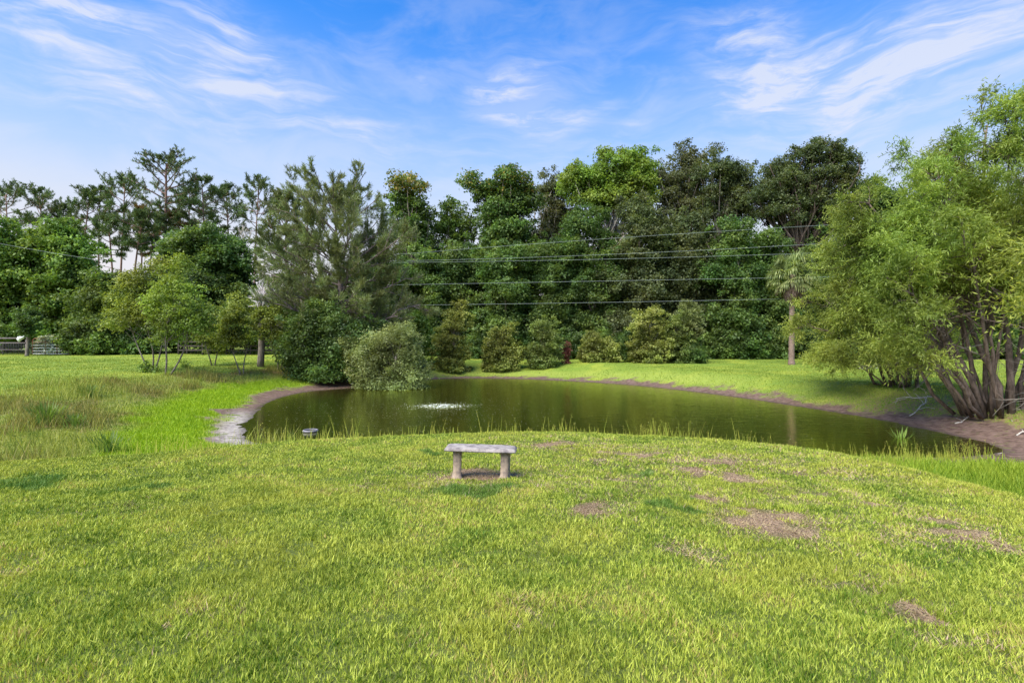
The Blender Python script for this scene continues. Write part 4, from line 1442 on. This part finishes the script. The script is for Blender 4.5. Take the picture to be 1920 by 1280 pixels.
ST2 = [(-.3, 0, -2.6, -.4, 4.6, .10), (0, .2, -1.4, .8, 6.8, .12), (.2, 0, .6, -.6, 7.6, .13), (.3, .2, 2.2, .6, 6.4, .11), (-.3, .2, -4.0, .6, 3.0, .09), (.2, -.3, 1.4, -1.8, 5.0, .1), (-.2, -.3, -2.6, -1.8, 2.6, .08),
       (-.1, -.3, -1.0, -1.8, 5.4, .1), (-.3, .1, -3.6, 1.2, 5.0, .09), (-.3, -.2, -3.4, -1.0, 1.6, .07), (0, -.3, -1.2, -1.2, 1.9, .07), (.2, .2, 1.2, .9, 2.4, .07)]
willow('willow_tree', 1690, 25.5, 'lower willow behind the leaning one, its leaves brushing the grass', ST2, 10, lowz=.25, seed=9, ll=.17)
# a neighbour whose yellow green tips reach into the right edge of the view
ST3 = [(0, 0, -.75, .1, 3.9, .05), (.1, 0, -.65, -.3, 3.5, .05), (.1, .1, .4, .3, 4.4, .05), (0, -.1, .3, -.5, 3.8, .05)]
willow('edge_shrub', 2040, 6.6, 'yellow green leafy tips poking in at the right edge, closest foliage', ST3, 8, bl=.38, lowz=2.7, cat='shrub', kind='yellow', seed=12, ll=.085, bark=BARK_GREY)


# ------------------------------------------------------------------ stone bench
def bench():
    d = 7.75
    x = gx(902, d)
    z = tz(x, d)
    m, g, out = new_mat('weathered_concrete')
    tc = g.n('ShaderNodeTexCoord')
    n1, n2, n3 = g.noise(tc.outputs['Object'], 9, 6, .7), g.noise(tc.outputs['Object'], 70, 4), g.noise(tc.outputs['Object'], 3, 3)
    col = g.mix(g.ss(n1, .35, .65), (.33, .295, .275), (.15, .13, .13))
    col = g.mix(g.ss(n3, .5, .7, 0, .6), col, (.39, .355, .31))
    col = g.mix(g.ss(n1, .60, .72, 0, .8), col, (.10, .09, .10))
    col = g.mix(g.ss(n2, .6, .75, 0, .5), col, (.12, .10, .10))
    h = g.m('ADD', n1, g.m('MULTIPLY', n2, .4))
    g.put(out.inputs[0], principled(g, col, .9, .2, g.bump(h, .7, .01)))
    m2, g, out = new_mat('weathered_concrete_leg')
    tc = g.n('ShaderNodeTexCoord')
    n1, n2 = g.noise(tc.outputs['Object'], 8, 6, .7), g.noise(tc.outputs['Object'], 60, 4)
    col = g.mix(g.ss(n1, .35, .65), (.36, .28, .21), (.19, .15, .13))
    col = g.mix(g.ss(n2, .58, .75, 0, .6), col, (.13, .10, .09))
    g.put(out.inputs[0], principled(g, col, .9, .2, g.bump(n1, .7, .012)))
    root = empty('stone_bench', (x, d, z), 'small weathered concrete bench with a chipped slab seat standing on the lawn', 'bench', rz=R(-2))
    # seat: a slab with a stepped, chipped moulding; lofted rings
    Lx, Ly = .535, .20
    prof = [(-.012, .412), (.0, .420), (.0, .436), (-.010, .440), (-.012, .450), (-.030, .462), (-.048, .468)]
    V, Fc = [], []
    nn = []
    for i in range(60):
        u = i / 60 * 4
        s, f = int(u), u - int(u)
        nn.append([(-1 + 2 * f, -1), (1, -1 + 2 * f), (1 - 2 * f, 1), (-1, 1 - 2 * f)][s])
    M = len(nn)
    for k, (off, hz) in enumerate([(-.06, .410)] + prof):
        for (a, b) in nn:
            chip = (fbm(np.array([a * 9 + 4]), np.array([b * 9 + hz * 30]), 77, 3)[0] - .5) * .022
            corner = -.02 * (abs(a) * abs(b)) ** 12
            V.append((a * (Lx + off + corner + chip), b * (Ly + off + corner + chip), hz + chip * .25 - .012 * a))
    K = len(prof) + 1
    for k in range(K - 1):
        for j in range(M):
            q = (j + 1) % M
            Fc.append((k * M + j, k * M + q, (k + 1) * M + q, (k + 1) * M + j))
    # top as an uneven grid fan
    for fr, dz in ((.6, .003), (.25, -.001)):
        for (a, b) in nn:
            V.append((a * (Lx - .048) * fr, b * (Ly - .048) * fr, .468 + dz - .012 * a * fr))
    for k in (K - 1, K):
        for j in range(M):
            q = (j + 1) % M
            Fc.append((k * M + j, k * M + q, (k + 1) * M + q, (k + 1) * M + j))
    Fc.append(tuple(range((K + 1) * M, (K + 2) * M)))
    Fc.append(tuple(reversed(range(0, M))))
    mb = MB()
    mb.add(V, Fc)
    o = mb.build('seat', m, root, False)
    for sx in (-1, 1):
        mb = MB()
        V, Fc = [], []
        ring = [(-1, -1), (-.2, -1), (.2, -1), (1, -1), (1.0, -.3), (1.0, .3), (1, 1), (.2, 1), (-.2, 1), (-1, 1), (-1.0, .3), (-1.0, -.3)]
        hs = [-.04, .02, .05, .08, .16, .26, .35, .39, .418]
        for hz in hs:
            e = .012 if hz < .05 else (.0 if hz < .36 else .006)
            wx, wy = .068 + e - .006 * math.sin((hz) / .42 * math.pi), .135 + e - .02 * math.sin(hz / .42 * math.pi)
            for (a, b) in ring:
                c = (fbm(np.array([a * 3 + hz * 14 + sx]), np.array([b * 3 + hz * 9]), 78, 3)[0] - .5) * .012
                V.append((a * (wx + c) * (.88 if abs(a) == 1 and abs(b) == 1 else 1), b * (wy + c), hz))
        n = len(ring)
        for k in range(len(hs) - 1):
            for j in range(n):
                q = (j + 1) % n
                Fc.append((k * n + j, k * n + q, (k + 1) * n + q, (k + 1) * n + j))
        Fc += [tuple(range((len(hs) - 1) * n, len(hs) * n)), tuple(reversed(range(n)))]
        mb.add(V, Fc)
        o = mb.build('leg', m2, root, False)
        o.location = (sx * .365, 0, 0)
        o.rotation_euler = (0, R(1.0), R(8) if sx < 0 else R(-6))


bench()

# ------------------------------------------------------------------ overhead wires
M_WIRE = plain_mat('cable', (.26, .30, .30), (.20, .24, .24), .5)


def wire(pa, da, pb, db, sag, label, r=.011, name='power_cable', xend=None):
    """a cable seen through two pixels at two distances, carried on to both sides"""
    A = np.array([gx(pa[0], da), da, gz(pa[1], da)])
    B = np.array([gx(pb[0], db), db, gz(pb[1], db)])
    t = np.linspace(-.45, 1.5, 60)
    if xend:
        t = np.linspace(xend[0], xend[1], 40)
    pts = A + (B - A) * t[:, None]
    pts[:, 2] -= sag * (1 - (2 * t - 1) ** 2)
    o = A.copy()
    mb = MB()
    mb.tube(pts - o, r, 5)
    ob = tag(mb.build(name, M_WIRE), label, 'cable', 'overhead cables in front of the wood')
    ob.location = o


wire((760, 476), 51, (1515, 424), 44, -.12, 'topmost overhead cable, rising to the right')
wire((760, 489), 51, (1450, 462), 45, .15, 'second overhead cable from the top, close above another one')
wire((760, 492), 51, (1450, 477), 45, .10, 'third overhead cable from the top, close under another one')
wire((745, 534), 51, (1445, 521), 45, .0, 'fourth overhead cable, level with the palm crown')
wire((765, 572), 51, (1480, 560), 45, .05, 'lowest overhead cable, crossing the palm trunk')
wire((40, 464), 46, (182, 487), 46, .03, 'single cable in front of the bright green trees at left', xend=(-2.5, 1.02))

# ------------------------------------------------------------------ fence, gate
M_RAIL = plain_mat('grey_timber', (.24, .20, .21), (.13, .11, .115), .9, 12, .6, .1)
M_RUST = plain_mat('rusty_tube', (.34, .13, .09), (.20, .08, .06), .7, 25)
M_WHITE = plain_mat('white_paint', (.78, .80, .82), (.62, .64, .68), .5, 8, .1)
M_WIREMESH = plain_mat('galvanised_mesh', (.16, .16, .18), (.10, .10, .11), .5)


def fence():
    d = 48.0
    x0, x1 = gx(-160, d), gx(50, d)
    z = tz(x1, d)
    root = empty('rail_fence', (x1, d, z), 'grey timber rail fence with wire mesh at the left edge of the field', 'fence')
    n = 0
    for px in (-160, -108, -56, -4, 51):
        xx = gx(px, d)
        mb = MB()
        mb.box((xx - x1, 0, .85 if px > 40 else .78), (.24 if px > 40 else .14, .2, 1.9 if px > 40 else 1.7), 0, .02)
        mb.build('post', M_RAIL, root, False)
    for h, t in ((1.62, .13), (1.18, .11), (.55, .07)):
        mb = MB()
        mb.box(((x0 - x1) / 2, -.13, h), (x1 - x0, .05, t), 0, .01)
        mb.build('rail', M_RAIL, root, False)
    mb = MB()
    for i in range(70):
        mb.tube([((x0 - x1) * i / 69, -.17, .02), ((x0 - x1) * i / 69, -.17, 1.15)], .006, 3)
    for h in (.2, .35, .75, .95):
        mb.tube([((x0 - x1), -.17, h), (0, -.17, h)], .006, 3)
    mb.build('wire_mesh', M_WIREMESH, root)
    # white rag or sack thrown over the rail end
    mb = MB()
    V, Fc = [], []
    for i in range(9):
        for j in range(9):
            u, v = i / 8 - .5, j / 8 - .5
            V.append((u * .60 * (1 - .3 * v), -.02 - .20 * math.cos(v * 3) * (.7 + .3 * math.cos(u * 3)) + .02 * math.sin(u * 17), .12 * math.sin(u * 5) * v + (.42 - abs(v) * .0) * (-v) + .22 * u))
    for i in range(8):
        for j in range(8):
            Fc.append((i * 9 + j, i * 9 + j + 1, (i + 1) * 9 + j + 1, (i + 1) * 9 + j))
    mb.add(V, Fc)
    o = mb.build('white_cloth', M_WHITE)
    o.location = (gx(43, d), d - .12, z + 1.62)
    sm = o.modifiers.new('thickness', 'SOLIDIFY')
    sm.thickness = .01
    tag(o, 'white cloth hanging over the rail beside the fence post', 'cloth')


fence()


def gate():
    d = 48.2
    xa, xb = gx(61, d), gx(129, d)
    w = xb - xa
    z = tz((xa + xb) / 2, d)
    root = empty('field_gate', (xa, d, z), 'tubular field gate with a rusty top rail, overgrown with white blossom', 'gate')
    mb = MB()
    mb.tube([(0, 0, .12), (0, 0, 1.32), (.05, 0, 1.48), (.18, 0, 1.58), (.4, 0, 1.6), (w - .3, 0, 1.6), (w - .08, 0, 1.52), (w, 0, 1.35), (w, 0, .12)], .035, 8)
    mb.build('frame', M_RUST, root)
    for h in (1.22, .95, .68, .42, .16):
        mb = MB()
        mb.tube([(.0, 0, h), (w, 0, h)], .022, 6)
        mb.build('bar', M_RUST if h > 1.2 else M_WHITE, root)
    for f in (.36, .68):
        mb = MB()
        mb.tube([(w * f, -.03, .12), (w * f, -.03, 1.6)], .018, 6)
        mb.build('upright', M_RUST, root)


gate()


def far_fence(pxa, pxb, d, label):
    xa, xb = gx(pxa, d), gx(pxb, d)
    z = tz(xa, d)
    root = empty('board_fence', (xa, d, z), label, 'fence')
    w = xb - xa
    n = int(w / 2.4) + 1
    for i in range(n + 1):
        mb = MB()
        mb.box((w * i / n, 0, .65), (.13, .13, 1.4), 0, .01)
        mb.build('post', M_RAIL, root, False)
    for h in (1.2, .8, .4):
        mb = MB()
        mb.box((w / 2, -.09, h), (w, .04, .14), 0, .01)
        mb.build('rail', M_RAIL, root, False)


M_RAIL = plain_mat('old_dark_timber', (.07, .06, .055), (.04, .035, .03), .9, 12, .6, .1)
far_fence(335, 560, 49.3, 'dark three rail fence in the shade behind the small trees')


# ------------------------------------------------------------------ things on the water
def floating_ring():
    d = F * (CAMZ - WZ) / (809 - 640)
    x = gx(582, d)
    root = empty('floating_ring', (x, d, WZ), 'pale rimmed dark floating ring near the lawn side of the pond', 'float')
    mb = MB()
    n, k = 40, 12
    V, Fc = [], []
    for i in range(n):
        a = i / n * 2 * math.pi
        for j in range(k):
            b = j / k * 2 * math.pi
            r = .215 + .045 * math.cos(b)
            V.append((r * math.cos(a), r * math.sin(a), .020 + .038 * math.sin(b)))
    for i in range(n):
        for j in range(k):
            Fc.append((i * k + j, ((i + 1) % n) * k + j, ((i + 1) % n) * k + (j + 1) % k, i * k + (j + 1) % k))
    mb.add(V, Fc)
    mb.build('tyre', plain_mat('dark_rubber', (.03, .03, .035), (.05, .05, .055), .6), root)
    mb = MB()
    a = np.linspace(0, 2 * np.pi, 41)
    for r, zz, t in ((.225, .060, .012), (.245, .044, .008)):
        mb.tube(np.stack([r * np.cos(a), r * np.sin(a), zz + 0 * a], 1), t, 6, caps=False)
    mb.build('rim', plain_mat('pale_rim', (.34, .32, .38), (.20, .19, .23), .6), root)


floating_ring()


def fountain():
    m, g, out = new_mat('white_water')
    tc = g.n('ShaderNodeTexCoord')
    p = principled(g, g.mix(g.ss(g.noise(tc.outputs['Object'], 9, 4, .7), .47, .60), (.14, .16, .05), (.70, .72, .68)), .2, .6)
    g.put(out.inputs[0], p)
    root = empty('aerator_bubbles', (FX, FY, WZ), 'white bubbling patch where the pond aerator breaks the surface', 'fountain')
    mb = MB()
    # churned mound
    n = 26
    V, Fc = [], []
    for i in range(n):
        for j in range(48):
            r = i / (n - 1)
            a = j / 48 * 6.283
            hgt = .07 * max(0, 1 - r ** 1.5) * (0.2 + 1.5 * fbm(np.array([r * 9 * math.cos(a) + 9]), np.array([r * 9 * math.sin(a) + 9]), 91, 3)[0]) - .018 * r - .004
            V.append((r * 1.0 * math.cos(a), r * .8 * math.sin(a), hgt))
    for i in range(n - 1):
        for j in range(48):
            q = (j + 1) % 48
            Fc.append((i * 48 + j, i * 48 + q, (i + 1) * 48 + q, (i + 1) * 48 + j))
    mb.add(V, Fc)
    mb.build('churned_water', m, root)
    mb = MB()
    for i in range(1500):
        r = abs(rng.normal(0, .75))
        a = rng.uniform(0, 6.283)
        s = rng.uniform(.008, .024) * (1.2 if r < .9 else .8)
        c = np.array([r * 1.15 * math.cos(a), r * .85 * math.sin(a), rng.uniform(.0, .10) * max(.05, 1 - r)])
        mb.add([c + (s, 0, 0), c + (0, s, 0), c - (s, 0, 0), c - (0, s, 0), c + (0, 0, s * .7), c - (0, 0, s * .7)], [(0, 1, 4), (1, 2, 4), (2, 3, 4), (3, 0, 4), (1, 0, 5), (2, 1, 5), (3, 2, 5), (0, 3, 5)])
    o = mb.build('bubble', m, root)
    o['kind'] = 'stuff'


fountain()


def pond_specks():  # small pale flecks laid flat on the water
    n = 1500
    x = rng.normal(FX - .8, 3.6, n)
    y = rng.normal(FY - 1.2, 3.2, n)
    x2, y2 = rng.uniform(-8, 12, 300), rng.uniform(15, 36, 300)
    x, y = np.concatenate([x, x2]), np.concatenate([y, y2])
    k = sdist(x, y, POND) > .3
    x, y = x[k], y[k]
    n = len(x)
    a = rng.uniform(0, 6.28, n)
    s = rng.uniform(.006, .022, n)
    s *= 1.15
    V = np.stack([np.stack([x + np.cos(a + b) * s * q, y + np.sin(a + b) * s * q, np.full(n, WZ + .004) + zz], 1) for b, q, zz in ((0, 1.2, 0), (1.57, .8, .004), (3.14, 1.2, 0), (4.71, .8, .004))], 1).reshape(-1, 3)
    me = raw_mesh('pale_specks', V, np.arange(4 * n), np.full(n, 4), plain_mat('pale_speck', (.36, .38, .20), (.25, .27, .12), .5))
    tag(link('pale_specks', me), 'pale specks on the pond round the aerator', 'specks', kind='stuff')


pond_specks()


# ------------------------------------------------------------------ dead wood and weeds on the banks
def dead_branch(px, py, length, ang, label, r=.03, group='dead branches on the banks', up=.12, kids=4, mat=None, name='dead_branch'):
    x, y = hit(px, py)
    z = tz(x, y) + r * .5
    mb = MB()
    grow(mb, np.array([0, 0, 0.0]), (math.cos(ang), math.sin(ang), up), length, r, 1, dict(wiggle=.16, trop=-.03, kids=kids, ratio=.45, angle=.6, start=.2), [], 8)
    o = mb.build(name, mat or BARK_PALE)
    o.location = (x, y, z)
    tag(o, label, 'branch', group)
    return o


for a in [(1772, 762, 1.6, .25, 'pale forked stick on the mud slope left of the willow foot'), (1705, 781, 1.8, .35, 'long thin stick lying across the leaf litter'),
          (1790, 795, 1.1, .3, 'short curved stick below the willow roots'), (1905, 818, 1.0, .5, 'pale stick at the right edge above the mud'), (1895, 790, 1.2, .3, 'thin branch at the right edge beside the willow'),
          (1855, 765, .9, 5.2, 'bleached branch leaning down from the willow stems', ), (1750, 745, 1.4, 2.9, 'twig hanging towards the grass left of the willow')]:
    dead_branch(*a)
dead_branch(1870, 851, .5, .2, 'small white stick on the mud at the pond end', .012, kids=1)
for i, (px, py, ln, an, lab) in enumerate([(662, 705, 1.8, -.6, 'upper root like limb under the silvery bush'), (672, 714, 1.9, -.3, 'lower root like limb touching the water'), (650, 700, 1.4, -1.0, 'curved dead limb against the dark bush'),
                                           (690, 709, 1.5, -1.2, 'dead limb dipping into the pond'), (668, 702, 2.2, .05, 'long dead limb running into the silvery bush')]):
    dead_branch(px, py, ln, an, lab, .06, 'dead limbs under the silvery bush', .25, 5, BARK_WILLOW, 'dead_limb')
for (px, py, ln, an, lab) in [(520, 692, 1.3, .1, 'short log in the grass near the dark bush'), (560, 694, 1.0, -.2, 'fallen stick beside the short log'), (1650, 690, 3.0, 3.4, 'dry bough arching out of the willow over the grass')]:
    dead_branch(px, py, ln, an, lab, .05, up=.1)


def tussock(px, py, n, h, spread, label, kind='tussock', w=.02):
    x, y = hit(px, py)
    z = tz(x, y) - .02
    a = rng.uniform(0, 6.28, n)
    rr = np.minimum(np.abs(rng.normal(0, spread * .5, n)), spread * .85)
    c = np.stack([np.cos(a) * rr, np.sin(a) * rr, 0 * a], 1)
    hh = h * rng.uniform(.5, 1.1, n)
    out = rng.uniform(.15, .7, n)
    d1 = np.stack([np.cos(a) * out * .5, np.sin(a) * out * .5, np.ones(n)], 1)
    up = np.stack([np.cos(a), np.sin(a), 0 * a + .2], 1)
    d1 /= np.linalg.norm(d1, axis=1)[:, None]
    p1 = c + d1 * hh[:, None] * .55
    d2 = np.stack([np.cos(a) * out * 1.3, np.sin(a) * out * 1.3, np.ones(n) * .8], 1)
    d2 /= np.linalg.norm(d2, axis=1)[:, None]
    P = np.concatenate([c, p1 - d1 * .03])
    A = np.concatenate([d1, d2])
    Ln = np.concatenate([hh * .6, hh * .55])
    r = rng.random(n)
    me = leaves_mesh('tussock', P, np.concatenate([up, up]), A, Ln, w, np.concatenate([r, r]), LMAT('bright'), .1)
    o = link('grass_tussock', me)
    o.location = (x, y, z)
    tag(o, label, kind, 'grass tussocks by the pond')


tussock(88, 795, 260, .75, .55, 'largest arching tussock of long grass on the left bank', w=.025)
tussock(170, 745, 160, .6, .4, 'upright tussock of grass above the large arching one')
tussock(205, 850, 150, .6, .45, 'tussock of tall thin grass at the lip of the lawn, left side')
tussock(140, 800, 120, .5, .4, 'small tussock right beside the largest arching one')
tussock(348, 690, 90, .6, .3, 'dark grassy tuft near the foot of the leaning double tree')
tussock(1690, 842, 26, .75, .15, 'spiky clump of broad blades at the water edge on the right', w=.035)
tussock(1560, 830, 60, .4, .3, 'low tuft on the lawn lip left of the spiky clump')
